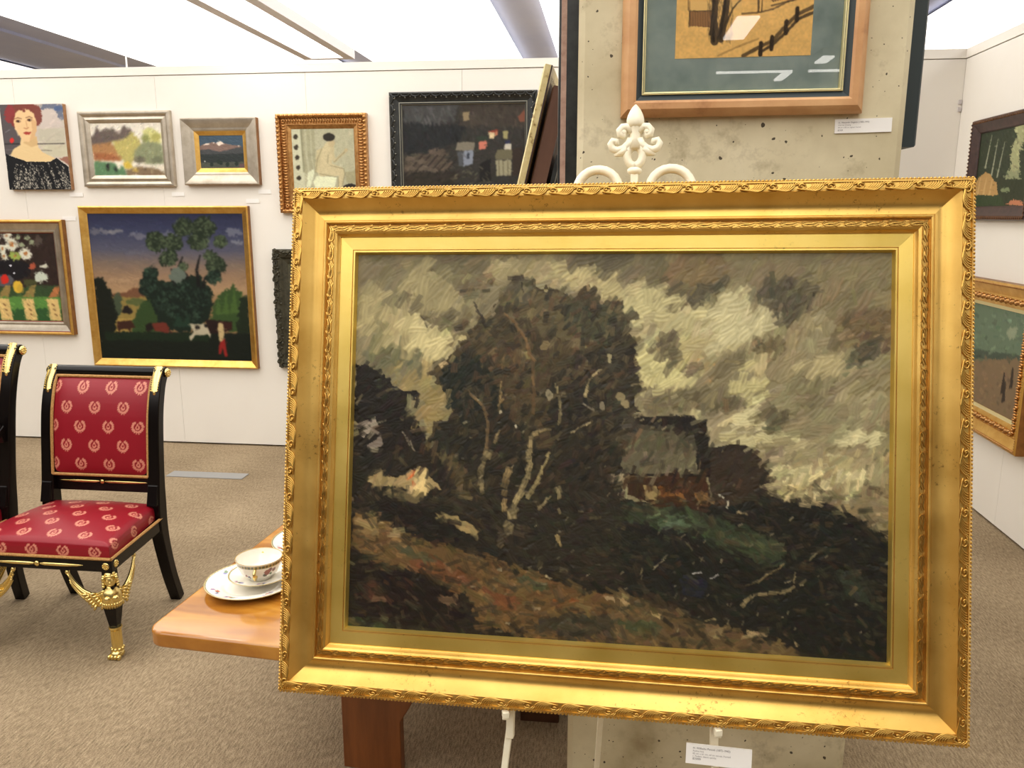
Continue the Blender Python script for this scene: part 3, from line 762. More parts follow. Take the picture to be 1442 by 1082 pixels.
    for c, pts in [
        ((52, 48, 38), [(-60, 420), (0, 470), (50, 560), (0, 640), (90, 700), (105, 780), (40, 830), (110, 890), (0, 930), (-60, 930)]),
        ((86, 80, 62), [(20, 400), (90, 390), (100, 430), (40, 450)]),
        ((64, 60, 49), [(-20, 920), (330, 910), (430, 930), (455, 990), (455, 1090), (-20, 1090)]),
        ((82, 78, 62), [(100, 980), (300, 990), (360, 1090), (0, 1090)]),
        ((30, 26, 21), [(90, 920), (330, 905), (440, 930), (455, 1090), (380, 1090), (370, 990), (200, 955), (100, 955)]),
        ((40, 34, 28), [(455, 1060), (620, 1050), (670, 1090), (455, 1090)])]:
        p.poly(pts, c, .006)
    D()
    for c, pts in [
        ((34, 31, 25), [(-20, 560), (1380, 560), (1380, 1110), (-20, 1110)]),
        ((92, 87, 70), [(-10, 0), (380, 0), (370, 80), (450, 120), (-10, 115)]),
        ((30, 25, 20), [(370, 0), (460, 0), (460, 115), (380, 90)]),
        ((50, 41, 33), [(460, 0), (680, 0), (740, 120), (740, 240), (600, 290), (460, 280)]),
        ((28, 28, 24), [(740, 225), (850, 250), (1050, 270), (1200, 340), (1370, 460), (1370, 1040), (1060, 1060), (800, 920), (500, 820), (400, 720), (-20, 720), (-20, 240), (450, 280)]),
        ((54, 36, 22), [(40, 125), (450, 120), (450, 285), (210, 275), (50, 210)]),
        ((140, 122, 84), [(125, 170), (190, 165), (200, 245), (140, 240)]),
        ((106, 68, 34), [(195, 170), (235, 185), (230, 230), (202, 230)]),
        ((124, 84, 44), [(285, 185), (345, 250), (320, 248), (278, 200)]),
        ((116, 84, 50), [(375, 205), (440, 205), (440, 280), (400, 270)]),
        ((48, 56, 40), [(-20, 260), (220, 270), (370, 290), (560, 360), (760, 420), (850, 500), (800, 590), (700, 560), (600, 520), (430, 440), (300, 400), (180, 370), (-20, 330)]),
        ((74, 88, 68), [(180, 310), (290, 305), (370, 380), (300, 400), (190, 370)]),
        ((60, 70, 50), [(340, 320), (440, 370), (480, 420), (400, 400)]),
        ((58, 64, 46), [(620, 420), (780, 440), (840, 510), (700, 500)]),
        ((44, 50, 40), [(1080, 580), (1240, 640), (1260, 760), (1120, 740)]),
        ((30, 32, 42), [(300, 620), (450, 640), (420, 740), (320, 720)])]:
        p.poly(pts, c, .007)
    p.line([(0, 116), (450, 122)], 12, (24, 18, 14))
    C()
    for c, pts in [
        ((34, 30, 24), [(40, -10), (1420, -10), (1420, 1090), (20, 1090)]),
        ((40, 36, 29), [(540, -20), (1420, -20), (1420, 700), (1000, 600), (800, 480), (700, 330), (560, 260)]),
        ((76, 66, 46), [(480, -10), (600, 40), (680, 200), (640, 240), (540, 120)]),
        ((154, 136, 98), [(120, 150), (180, 90), (300, 130), (360, 100), (430, 90), (510, 180), (430, 210), (300, 170), (170, 170)]),
        ((208, 186, 134), [(368, 90), (432, 90), (432, 205), (372, 200)]),
        ((176, 92, 52), [(358, 95), (378, 92), (382, 180), (362, 190)]),
        ((96, 86, 62), [(230, 190), (420, 200), (440, 250), (330, 250), (240, 230)]),
        ((94, 73, 46), [(80, 300), (180, 320), (350, 400), (500, 460), (700, 520), (900, 580), (1050, 640), (1420, 720), (1420, 980), (1000, 940), (700, 850), (650, 720), (400, 600), (200, 560), (60, 480)]),
        ((27, 23, 19), [(180, 250), (450, 280), (600, 380), (600, 460), (480, 450), (330, 400), (240, 340)]),
        ((28, 21, 17), [(70, 540), (200, 570), (400, 640), (580, 680), (680, 780), (560, 900), (100, 840), (55, 640)]),
        ((68, 44, 33), [(60, 640), (200, 640), (250, 740), (150, 740)]),
        ((72, 70, 48), [(220, 480), (350, 470), (480, 520), (560, 560), (400, 540)]),
        ((68, 70, 48), [(900, 600), (990, 640), (1080, 700), (960, 690)]),
        ((100, 66, 42), [(350, 540), (480, 530), (700, 640), (690, 700), (560, 650), (360, 590)]),
        ((146, 128, 90), [(480, 310), (600, 330), (700, 390), (680, 420), (520, 350)]),
        ((124, 102, 68), [(80, 330), (150, 310), (230, 370), (170, 430), (90, 400)]),
        ((158, 138, 104), [(250, 350), (310, 380), (280, 400)]),
        ((132, 108, 52), [(350, 430), (400, 410), (440, 460), (400, 470)]),
        ((120, 96, 64), [(740, 640), (900, 640), (890, 670), (760, 670)]),
        ((104, 66, 42), [(720, 700), (860, 720), (920, 770), (800, 790)]),
        ((120, 74, 40), [(1080, 735), (1200, 745), (1180, 765), (1080, 760)]),
        ((96, 78, 58), [(480, 720), (590, 720), (620, 780), (540, 770)]),
        ((60, 54, 42), [(1000, 820), (1407, 800), (1407, 960), (1000, 900)]),
        ((50, 58, 38), [(40, 830), (250, 850), (240, 890), (40, 880)]),
        ((140, 122, 94), [(950, 750), (1010, 780), (980, 800)]),
        ((150, 130, 100), [(1330, 710), (1407, 730), (1407, 760), (1350, 745)])]:
        p.poly(pts, c, .009)
    D()
    for c, pts in [
        ((88, 73, 50), [(-20, 690), (200, 740), (420, 860), (640, 900), (900, 1000), (900, 1030), (500, 1000), (-20, 970)]),
        ((62, 66, 44), [(0, 830), (120, 840), (240, 880), (120, 900), (0, 870)]),
        ((52, 42, 32), [(60, 690), (250, 710), (330, 800), (180, 780)]),
        ((136, 118, 90), [(640, 880), (740, 890), (730, 920), (660, 900)]),
        ((124, 110, 84), [(860, 940), (900, 970), (870, 980)]),
        ((120, 104, 76), [(430, 860), (520, 880), (500, 940), (440, 910)]),
        ((150, 128, 92), [(0, 720), (60, 760), (20, 790), (0, 780)]),
        ((150, 128, 92), [(150, 800), (230, 820), (220, 840), (160, 830)])]:
        p.poly(pts, c, .008)
    A()
    p.poly([(55, 990), (150, 910), (168, 960), (85, 1015)], (150, 140, 130), .006)
    p.poly([(100, 1060), (180, 1005), (190, 1050), (125, 1085)], (118, 108, 102), .006)
    p.view(0, 0, 1)
    dark = lambda x, y: (-.85 if y < 700 else .35) + .3 * math.sin(x * .02 + y * .017)
    reg = [(489, 420), (1250, 940)]
    n0 = p.c.copy()
    lum = n0.mean(2)
    # strokes over the dark masses only
    src = p.c.copy(); r = p.rng
    for _ in range(6500):
        x = r.uniform(488, 1252); y = r.uniform(400, 940)
        xi = int((x - p.x0) * p.res); yi = int((y - p.y0) * p.res)
        if yi >= p.h or xi >= p.w or (lum[yi, xi] > 96 and y < 640): continue
        c = src[np.clip(yi + int(r.normal(0, 4)), 0, p.h - 1), np.clip(xi + int(r.normal(0, 4)), 0, p.w - 1)]
        c = c * (1 + r.normal(0, .16)) + r.normal(0, 3, 3)
        if r.random() < .10: c = c * .75 + np.array([[96, 78, 52], [70, 76, 52], [110, 100, 74], [92, 62, 44]][r.integers(4)]) * r.uniform(.3, .55)
        p.stroke(x, y, 17 * r.uniform(.5, 1.5), 6 * r.uniform(.5, 1.5), dark(x, y) + r.normal(0, .45), np.clip(c, 8, 255), .8, .9)
    # broken foliage colour of the birches
    pal = np.array([(88, 76, 54), (62, 54, 38), (98, 86, 62), (46, 42, 32), (72, 70, 54), (112, 100, 74), (90, 68, 50), (38, 36, 28)])
    for _ in range(620):
        x = r.uniform(640, 880); y = r.uniform(405, 690); xi = int((x - p.x0) * p.res); yi = int((y - p.y0) * p.res)
        if lum[yi, xi] > 92: continue
        f = (y - 405) / 285.0; c = pal[r.integers(8)] * (1.04 - .5 * f) * r.uniform(.8, 1.12)
        p.stroke(x, y, r.uniform(8, 20), r.uniform(4, 10), -.85 + r.normal(0, .5), c, .75, 1.0)
    for _ in range(760):
        x = r.uniform(500, 1235); y = r.uniform(690, 920); c = np.array([(52, 46, 34), (40, 44, 34), (70, 58, 42), (28, 26, 22), (60, 60, 44)][r.integers(5)]) * r.uniform(.6, 1.1)
        p.stroke(x, y, r.uniform(10, 24), r.uniform(3, 8), .35 + r.normal(0, .5), c, .5, 1.0)
    # trunks, branches, lights
    def broken(pts, w, c, skip=.92):
        q = p.P(catmull2(pts, 5)); w = w / p.off[2]
        for i in range(len(q) - 1):
            a, b = q[i], q[i + 1]; L = math.hypot(*(b - a)); f = 1 - .55 * i / len(q)
            n = max(1, int(L / (w * .9 + 2)))
            for j in range(n):
                if r.random() > skip: continue
                m = a + (b - a) * (j + .5) / n + r.normal(0, .6, 2)
                p.stroke(m[0], m[1], L / n * 1.5 + 2, max(2.0, w * f * r.uniform(.7, 1.25)), math.atan2(b[1] - a[1], b[0] - a[0]) + r.normal(0, .2), np.array(c) * r.uniform(.75, 1.3), .9, 1.3)
    A()
    tk = (128, 114, 84)
    for pts, w, c in [([(700, 1090), (708, 900), (620, 790)], 22, (112, 92, 66)), ([(925, 1090), (940, 1000), (1030, 970)], 26, tk), ([(1070, 950), (1075, 860), (1055, 750)], 18, (122, 112, 84)),
                      ([(940, 890), (935, 640), (870, 480), (800, 400)], 20, (104, 82, 56)), ([(1200, 810), (1220, 730), (1275, 680)], 16, (140, 128, 98)), ([(700, 460), (645, 350)], 12, (44, 38, 30)), ([(415, 470), (380, 410)], 9, (70, 64, 50)),
                      ([(345, 960), (365, 800)], 20, (26, 22, 18)), ([(290, 990), (345, 1080)], 7, (120, 112, 100)), ([(745, 1040), (770, 980)], 16, (132, 116, 86)), ([(770, 880), (780, 740)], 14, (108, 92, 64)), ([(890, 290), (880, 230)], 8, (60, 54, 44)),
                      ([(1130, 990), (1220, 940)], 8, (132, 122, 96)), ([(1240, 880), (1190, 850)], 12, (110, 104, 92))]:
        broken(pts, w, c)
    for x, y, rr, c in [(1020, 810, 26, (142, 134, 112)), (1280, 860, 20, (130, 122, 104)), (1370, 820, 22, (140, 128, 98)), (1395, 850, 18, (150, 138, 106)), (1000, 560, 22, (120, 106, 76)), (850, 950, 6, (214, 208, 190)), (770, 890, 8, (180, 172, 150)), (1330, 620, 14, (160, 152, 120)), (580, 520, 16, (190, 178, 134))]:
        p.blob(x, y, rr, rr * 1.1, c, .008, .85)
    C()
    for pts, w, c in [([(755, -5), (725, 60), (712, 130), (725, 210)], 42, (104, 94, 70)), ([(852, 80), (832, 200), (832, 290)], 40, (126, 108, 76)), ([(850, 390), (880, 280), (940, 150), (960, 60), (950, -5)], 46, (128, 116, 86)),
                      ([(950, 230), (1005, 130), (1055, 10)], 26, (140, 128, 92)), ([(1100, 180), (1105, 310)], 30, (114, 104, 78)), ([(1000, 290), (1060, 230)], 16, (130, 118, 90)), ([(800, 470), (850, 390)], 40, (70, 62, 48)),
                      ([(1095, 420), (1115, 470)], 20, (140, 122, 84)), ([(1040, 620), (1070, 640)], 12, (150, 138, 110))]:
        broken(pts, w, c)
    D()
    for pts, w, c in [([(620, 770), (680, 715), (820, 700), (950, 640)], 24, (120, 108, 80)), ([(640, 670), (740, 620), (830, 560)], 12, (92, 82, 60)), ([(870, 660), (885, 600)], 10, (110, 100, 76)), ([(950, 540), (990, 510)], 10, (100, 94, 74)),
                      ([(160, 600), (240, 520)], 6, (110, 104, 86)), ([(370, 606), (410, 604)], 7, (160, 158, 160)), ([(460, 630), (500, 615)], 6, (140, 138, 140)), ([(110, 640), (120, 580)], 6, (120, 110, 84)), ([(330, 450), (420, 540)], 12, (78, 72, 54)),
                      ([(540, 280), (545, 250)], 10, (190, 186, 170)), ([(500, 215), (520, 230)], 12, (150, 150, 140)), ([(590, 300), (640, 310)], 12, (120, 108, 84))]:
        broken(pts, w, c, .8)
    p.view(0, 0, 1)
    for _ in range(160):                        # scattered lights of thick paint
        x = r.uniform(640, 1230); y = r.uniform(560, 900); c = np.array([120, 112, 92]) * r.uniform(.5, 1.3)
        p.stroke(x, y, r.uniform(3, 9), r.uniform(1.6, 3.5), r.uniform(-1.3, .2), np.clip(c, 0, 230), .7, 1.3)
    return p

MAIN_W, MAIN_H, MAIN_F = 1.074, .845, .110
def build_main():
    W, H = MAIN_W, MAIN_H
    t = place('framed_landscape', 'large dark landscape with farmhouse and birches in a wide carved gold frame on the easel', 'painting', (0, 0, 0))
    C0 = Vector((.005, 1.2365, 1.189)); rot = (R(-13.2), R(-.67), R(-2.2))
    Rm = Matrix.Rotation(rot[2], 4, 'Z') @ Matrix.Rotation(rot[0], 4, 'X') @ Matrix.Rotation(rot[1], 4, 'Y')
    t.matrix_world = Matrix.Translation(C0) @ Rm @ Matrix.Translation((0, .038, -H / 2))
    k = MAIN_F / .115
    def arc(u0, v0, u1, v1, bend, n, m): return [(u0 + (u1 - u0) * i / n, v0 + (v1 - v0) * i / n - bend * math.sin(PI * i / n), m) for i in range(n)]
    prof = [(0, 0, 3), (0, 27, 3), (1, 31, 3), (4.6, 37.5, 3), (5.0, 37.5, 0), (5.6, 40.5, 0), (8.2, 42.5, 0), (9, 39.8, 3), (13, 40.2, 3), (19, 39.8, 3), (21, 39.6, 0), (22, 41, 0)]
    prof += arc(22, 41, 57, 26, 7.5, 10, 0)
    prof += [(57, 26, 0), (57.6, 28.5, 0), (59.2, 30, 0), (61.2, 30, 0), (62.8, 28.5, 0), (63.2, 24.5, 3), (64, 24.5, 0), (67, 27, 3), (69, 28.5, 3), (77, 28.5, 3), (79, 27, 0), (81, 26.5, 0), (83.5, 22.5, 0), (85.6, 21, 3), (86, 18.8, 1), (107.5, 18.0, 3), (108, 16.2, 3), (109, 16.2, 1), (109.4, 17.8, 1), (111.8, 17.8, 1), (112.2, 16.0, 1), (112.8, 14.0, 4), (115, 9.5, 4), (115, 0, 0)]
    prof = [(a * k / 1000, b / 1000, c) for a, b, c in prof]
    rl = rails(t, W, H, prof, [M['gold'], M['gold_liner'], M['gold_carved'], M['gold'], M['gold_liner']], 30)
    # roped beading on the outer slope
    def bead(mb, m, st): mb.ball((0, 0, 0), (st * .52, .0021, .0021), 6, 4, 0, m @ Matrix.Rotation(R(25), 4, 'Z'))
    stud_row(rl, W, H, .0024, .0345, .0058, bead, 'rope_beading', M['gold_carved'])
    # scrolling acanthus, one casting each
    def acanthus(st):
        mb = MB(); w = .0150
        def S(pts, r0, r1, h0=.0012, h1=.0005, n=6):
            P = []; rr = []
            for i in range(n + 1):
                f = i / n; kx = f * (len(pts) - 1); a = min(int(kx), len(pts) - 2); g = kx - a
                # smooth through the control points
                p0 = Vector(pts[max(a - 1, 0)]); p1 = Vector(pts[a]); p2 = Vector(pts[a + 1]); p3 = Vector(pts[min(a + 2, len(pts) - 1)])
                q = .5 * ((2 * p1) + (p2 - p0) * g + (2 * p0 - 5 * p1 + 4 * p2 - p3) * g * g + (3 * p1 - p0 - 3 * p2 + p3) * g * g * g)
                P.append((q.x * st, q.y * w, h0 + (h1 - h0) * f + .0012 * math.sin(PI * f))); rr.append(r0 + (r1 - r0) * f)
            mb.tube(P, rr, 6, 0, None, 1.0)
        for i in range(6):                        # streaming leaf ribs of the running wave
            f = i / 5; x0 = -.56 + .085 * i
            S([(x0, .02 + .10 * f), (x0 + .05, .40 + .06 * f), (x0 + .22, .82 - .10 * f), (x0 + .44 - .04 * f, .93 - .20 * f), (x0 + .62 - .10 * f, .74 - .12 * f)], .0009, .0015 - .0004 * f, .0008, .0014, 8)
        sp = [(.24 + .17 * math.cos(a) * (1 - j / 10), .40 + .30 * math.sin(a) * (1 - j / 10)) for j, a in enumerate(np.linspace(2.2, 8.6, 9))]
        S(sp, .0014, .0012, .0012, .0024, 10)      # curl of the crest
        mb.ball((.24 * st, .40 * w, .0022), .0017, 6, 4)
        for i in range(3): S([(.10 + .12 * i, .03), (.20 + .12 * i, .06 + .03 * i), (.36 + .08 * i, .24 + .06 * i)], .0007, .0013, .0006, .0012, 5)
        return mb.mesh('acanthus_leaf', M['gold_carved'], 70)
    unit_row(rl, W, H, .0075, .0405, .0427, acanthus, 'acanthus_leaf', .008)
    def scroll(st):
        mb = MB(); w = .0105
        def S(pts, r0, r1, n=8):
            P = []; rr = []
            for i in range(n + 1):
                f = i / n; kx = f * (len(pts) - 1); a = min(int(kx), len(pts) - 2); g = kx - a
                p0, p1 = Vector(pts[a]), Vector(pts[a + 1]); q = p0.lerp(p1, g); P.append((q.x * st, q.y * w, .0008 + .001 * math.sin(PI * f))); rr.append(r0 + (r1 - r0) * f)
            mb.tube(P, rr, 5)
        S([(.5 * math.cos(a) * (1 - .09 * j) - .02, .5 + .46 * math.sin(a) * (1 - .09 * j)) for j, a in enumerate(np.linspace(PI, -1.6 * PI, 9))], .0011, .0008, 12)
        S([(-.5, .2), (-.25, .5), (.05, .45), (.5, .95)], .0011, .0009)
        S([(-.42, .95), (-.2, .75), (.1, .8)], .0009, .0006)
        S([(.15, .05), (.32, .28), (.5, .2)], .0009, .0006)
        return mb.mesh('scroll_leaf', M['gold_carved'], 70)
    unit_row(rl, W, H, .0632, .0284, .031, scroll, 'scroll_leaf', .066)
    o = picture(t, W, H, MAIN_F - .003, .0085, paint_main(), 640, 450, M['oil'], np.array([1.06, 1.03, .90]), .0011)
    return t
build_main()

# ------------------------------------------------------------------ pictures on the white partition
def wallpos(x, z): return (x, YB - .001, z)
def paint_cow():
    p = Pic([(82, 68), (1063, 55), (1140, 1005), (190, 998)], .3, (60, 60, 60), 21)
    p.grad([(60, (44, 48, 82)), (180, (60, 66, 100)), (300, (90, 92, 116)), (380, (128, 114, 108)), (460, (156, 130, 108)), (560, (180, 150, 118)), (640, (150, 120, 84))])
    sk = lambda x, y: .05
    p.auto(700, 90, 22, sk, 4, .5, vary=.03)
    for x, y, a, b, c in [(140, 185, 30, 20, (120, 122, 138)), (200, 185, 40, 16, (130, 132, 146)), (270, 180, 50, 16, (146, 148, 158)), (410, 210, 60, 14, (126, 128, 148)), (600, 195, 50, 18, (112, 118, 140)), (1010, 175, 50, 26, (128, 134, 156)), (1030, 238, 46, 14, (140, 146, 164)), (380, 320, 60, 10, (110, 112, 130)), (300, 500, 80, 12, (190, 160, 130))]:
        p.blob(x, y, a, b, c, .02, .7)
    p.poly([(250, 580), (330, 570), (400, 535), (470, 545), (470, 640), (250, 620)], (120, 84, 62))
    p.poly([(250, 600), (480, 600), (480, 820), (250, 820)], (150, 132, 74))
    p.poly([(260, 740), (390, 740), (390, 830), (250, 830)], (176, 152, 84))
    p.blob(400, 630, 60, 26, (92, 104, 62)); p.poly([(310, 700), (325, 660), (345, 655), (385, 695), (360, 712)], (30, 26, 26), .006)
    p.blob(285, 650, 30, 80, (70, 84, 66))
    p.poly([(130, 480), (180, 465), (215, 520), (250, 590), (285, 720), (270, 850), (170, 860), (140, 640)], (22, 28, 22), .02)
    p.poly([(380, 770), (420, 660), (470, 610), (540, 680), (560, 830), (380, 830)], (52, 76, 42), .02)
    p.poly([(870, 760), (900, 620), (960, 560), (1020, 510), (1050, 560), (1090, 600), (1110, 800), (870, 820)], (56, 82, 44), .02)
    for x in (920, 970, 1020, 1060): p.poly([(x - 24, 700), (x, 520 + abs(x - 1015) * .8), (x + 24, 700)], (74, 104, 52), .01)
    p.poly([(1050, 600), (1110, 560), (1130, 1000), (1040, 820)], (30, 42, 28), .02)
    p.poly([(170, 825), (1135, 825), (1145, 1010), (180, 1005)], (20, 28, 22), .01)
    p.poly([(200, 830), (880, 830), (860, 880), (220, 880)], (26, 42, 28), .01)
    # trees: heaps of round foliage
    r = p.rng
    def leafy(cx, cy, rr, c0, c1, n=60):
        p.blob(cx, cy, rr, rr * .95, c0, .02)
        for _ in range(n):
            a = r.uniform(0, 2 * PI); d = rr * math.sqrt(r.random()) * .95; f = r.random()
            c = np.array(c0) * (1 - f) + np.array(c1) * f
            p.stroke(cx + d * math.cos(a), cy + d * math.sin(a) * .9, 22, 10, r.uniform(0, PI), c, .8)
    p.poly([(440, 500), (520, 480), (600, 500), (700, 470), (800, 450), (880, 560), (890, 640), (860, 740), (740, 830), (560, 800), (520, 680), (450, 580)], (24, 38, 30), .02)
    for pts in ([(640, 500), (620, 420)], [(720, 470), (670, 400), (690, 340)], [(800, 560), (780, 420), (800, 330)], [(820, 560), (830, 470)]): p.line(pts, 26, (20, 20, 20), 1, True)
    p.blob(660, 460, 50, 50, (104, 118, 112), .02)
    for x, y, rr in [(520, 245, 70), (690, 150, 64), (625, 250, 62), (600, 350, 56), (820, 150, 76), (790, 240, 66), (925, 240, 44), (900, 390, 58), (890, 470, 50), (860, 330, 40), (700, 400, 26), (490, 450, 46), (480, 530, 60), (600, 560, 60), (700, 560, 66), (800, 600, 76), (560, 640, 54), (760, 690, 70), (640, 680, 60)]:
        hi = (112, 130, 100) if y < 420 else (66, 96, 78)
        lo = (34, 46, 34) if y < 420 else (20, 32, 27)
        leafy(x, y, rr, lo, hi)
    p.poly([(640, 790), (660, 700), (700, 760), (730, 700), (740, 790)], (34, 58, 46), .01)
    # cattle and herdsman
    p.poly([(282, 760), (370, 752), (400, 795), (375, 800), (365, 825), (350, 808), (310, 810), (300, 828), (284, 800)], (62, 36, 28), .004)
    p.poly([(462, 780), (500, 762), (515, 800), (480, 825), (462, 810)], (30, 24, 22), .004); p.poly([(505, 765), (590, 762), (615, 800), (605, 830), (520, 815)], (112, 50, 40), .004)
    p.poly([(600, 800), (640, 830), (625, 836)], (60, 34, 30), .004)
    p.poly([(735, 770), (865, 765), (880, 810), (870, 860), (855, 835), (780, 840), (745, 880), (740, 850), (765, 820)], (196, 190, 170), .006)
    p.blob(790, 790, 18, 14, (28, 26, 26), .008); p.blob(845, 780, 16, 12, (30, 28, 28), .008)
    p.poly([(840, 740), (1010, 750), (1010, 800), (930, 830), (870, 830)], (38, 24, 22), .006); p.poly([(930, 750), (1010, 755), (1005, 800), (940, 800)], (58, 28, 26), .006)
    p.poly([(925, 755), (950, 765), (962, 830), (950, 910), (930, 870), (918, 800)], (206, 186, 140), .004)
    p.poly([(932, 890), (965, 860), (985, 970), (965, 978), (950, 920), (940, 960), (922, 962)], (150, 38, 36), .004)
    p.c *= np.array([.90, .88, .84]); p.soft(1)
    p.auto(900, 34, 11, lambda x, y: .2 + 1.2 * math.sin(x * .02) * math.sin(y * .02), 4, .35, vary=.10)
    return p
def paint_land():
    p = Pic([(110, 180), (1125, 165), (1185, 912), (175, 935)], .16, (226, 220, 206), 22)
    p.poly([(120, 400), (180, 330), (215, 230), (260, 300), (330, 250), (390, 260), (440, 245), (490, 300), (540, 310), (605, 205), (660, 270), (680, 240), (740, 330), (740, 420), (480, 440), (300, 480), (130, 500)], (104, 92, 86), .008)
    p.poly([(130, 490), (420, 450), (560, 620), (560, 720), (170, 720)], (168, 124, 82), .012)
    p.poly([(160, 600), (480, 620), (540, 710), (180, 710)], (158, 100, 66), .01)
    p.poly([(430, 440), (640, 380), (700, 300), (760, 340), (830, 420), (860, 560), (760, 660), (720, 760), (580, 720), (520, 620)], (182, 172, 104), .018)
    p.poly([(880, 280), (960, 230), (1020, 270), (1120, 320), (1150, 560), (860, 520)], (202, 200, 134), .02)
    p.blob(1050, 380, 70, 60, (170, 166, 96)); p.blob(905, 390, 60, 60, (138, 142, 88))
    p.poly([(740, 560), (900, 430), (1140, 460), (1175, 740), (1000, 760), (860, 740), (740, 680)], (134, 140, 108), .02)
    p.blob(820, 690, 80, 50, (104, 100, 84)); p.blob(1060, 690, 90, 50, (112, 116, 92))
    p.auto(900, 40, 24, lambda x, y: -.9, 8, .55, vary=.08)
    p.poly([(750, 760), (1180, 760), (1180, 830), (800, 830)], (222, 214, 198), .012)
    p.poly([(170, 720), (420, 740), (600, 800), (640, 920), (175, 935)], (92, 128, 92), .01)
    p.poly([(640, 920), (620, 840), (800, 790), (920, 800), (1050, 810), (1180, 860), (1185, 925)], (128, 108, 84), .012)
    for pts, c in [([(345, 770), (380, 745), (392, 800), (375, 865), (350, 850)], (34, 32, 32)), ([(450, 800), (490, 800), (515, 870), (480, 870)], (32, 32, 34)), ([(475, 730), (540, 725), (548, 820), (510, 828)], (244, 236, 216)), ([(580, 740), (660, 720), (740, 800), (620, 830)], (204, 178, 74)), ([(710, 850), (770, 800), (810, 870)], (202, 172, 84)), ([(275, 720), (295, 690), (310, 720)], (236, 216, 190)), ([(405, 730), (420, 700), (450, 735)], (238, 214, 186)), ([(890, 840), (895, 780), (910, 830)], (44, 38, 36))]:
        p.poly(pts, c, .006)
    for x in (775, 990, 1150): p.line([(x + 10, 880 if x > 900 else 760), (x, 640)], 12, (196, 190, 160), .7, True)
    for x in (205, 330, 440, 600): p.line([(x, 420), (x + 4, 300)], 14, (84, 76, 74), .6, True)
    p.soft(2); p.auto(700, 44, 20, lambda x, y: -.9, 12, .5, vary=.10)
    return p
def paint_mount():
    p = Pic([(275, 285), (885, 280), (918, 755), (310, 765)], .26, (66, 84, 100), 23)
    p.auto(250, 60, 20, lambda x, y: .1, 4, .6)
    p.poly([(280, 450), (350, 410), (420, 400), (470, 380), (520, 400), (575, 368), (640, 400), (700, 420), (780, 430), (840, 430), (900, 470), (900, 560), (300, 560)], (126, 104, 96), .012)
    for pts in ([(340, 430), (370, 405), (430, 400), (420, 420)], [(470, 400), (490, 382), (500, 405)], [(520, 400), (575, 365), (640, 410), (600, 415), (560, 440), (540, 420)], [(815, 430), (840, 430), (830, 455)]): p.poly(pts, (232, 216, 200), .008)
    p.poly([(280, 500), (420, 480), (560, 520), (700, 490), (800, 460), (910, 450), (920, 680), (290, 680)], (70, 72, 74), .012)
    p.poly([(300, 560), (920, 540), (920, 690), (310, 700)], (48, 54, 54), .012)
    p.poly([(310, 680), (920, 660), (920, 770), (310, 770)], (76, 80, 72), .014)
    for x, y in [(460, 700), (590, 680), (680, 700), (800, 690), (550, 660)]: p.blob(x, y, 26, 32, (40, 50, 44), .014)
    p.poly([(355, 665), (365, 640), (378, 668)], (210, 204, 196), .004); p.poly([(840, 690), (915, 680), (915, 740), (840, 740)], (98, 76, 78), .01)
    p.soft(1); p.auto(300, 40, 12, lambda x, y: .1, 6, .5, vary=.1)
    return p
def paint_sitter():
    p = Pic([(220, 232), (772, 225), (797, 905), (240, 908)], .3, (176, 174, 146), 24)
    p.auto(300, 50, 24, lambda x, y: -1.2, 6, .4)
    p.poly([(225, 235), (300, 235), (330, 500), (340, 800), (245, 800)], (196, 196, 168), .014)
    for y in (310, 408, 505, 602, 700): p.blob(262 + (y - 310) * .06, y, 20, 22, (58, 52, 42), .012)
    for x0, x1 in ((320, 350), (370, 400), (410, 440)): p.line([(x0, 240), (x0 + 10, 480), (x1, 640)], 30, (150, 148, 118), .6)
    p.line([(310, 240), (330, 640)], 14, (120, 118, 92), .6)
    # seated figure seen from the side
    p.poly([(540, 350), (590, 380), (600, 430), (575, 560), (670, 600), (690, 640), (670, 790), (630, 800), (635, 680), (480, 680), (440, 640), (450, 520), (490, 420)], (196, 184, 146), .006)
    p.poly([(440, 440), (500, 410), (480, 520), (450, 640), (430, 640)], (188, 178, 140), .006)
    p.line([(575, 400), (600, 540), (700, 440)], 24, (190, 178, 140)); p.blob(700, 435, 18, 16, (186, 170, 132), .006)
    for pts in ([(490, 420), (450, 520), (435, 640)], [(595, 550), (690, 450)], [(560, 580), (680, 610), (690, 660), (665, 790)], [(545, 480), (540, 560)], [(630, 690), (635, 800)], [(470, 660), (620, 690)]): p.line(pts, 6, (112, 106, 80), .7)
    p.blob(575, 370, 28, 38, (188, 172, 134), .006); p.blob(552, 312, 52, 40, (46, 42, 36), .01)
    p.poly([(410, 740), (440, 680), (620, 690), (600, 790), (430, 800)], (222, 226, 192), .01); p.poly([(350, 790), (370, 640), (420, 610), (420, 660), (385, 790)], (214, 218, 186), .01)
    p.poly([(380, 800), (440, 800), (440, 910), (300, 910)], (160, 160, 130), .02); p.poly([(440, 795), (600, 790), (640, 905), (430, 905)], (180, 182, 150), .02)
    p.blob(735, 785, 62, 30, (44, 40, 36), .01); p.poly([(690, 640), (790, 620), (790, 750), (700, 740)], (160, 156, 124), .02)
    p.poly([(240, 800), (797, 810), (797, 910), (240, 910)], (140, 138, 108), .02, .5)
    p.soft(1); p.speck(.08)
    return p
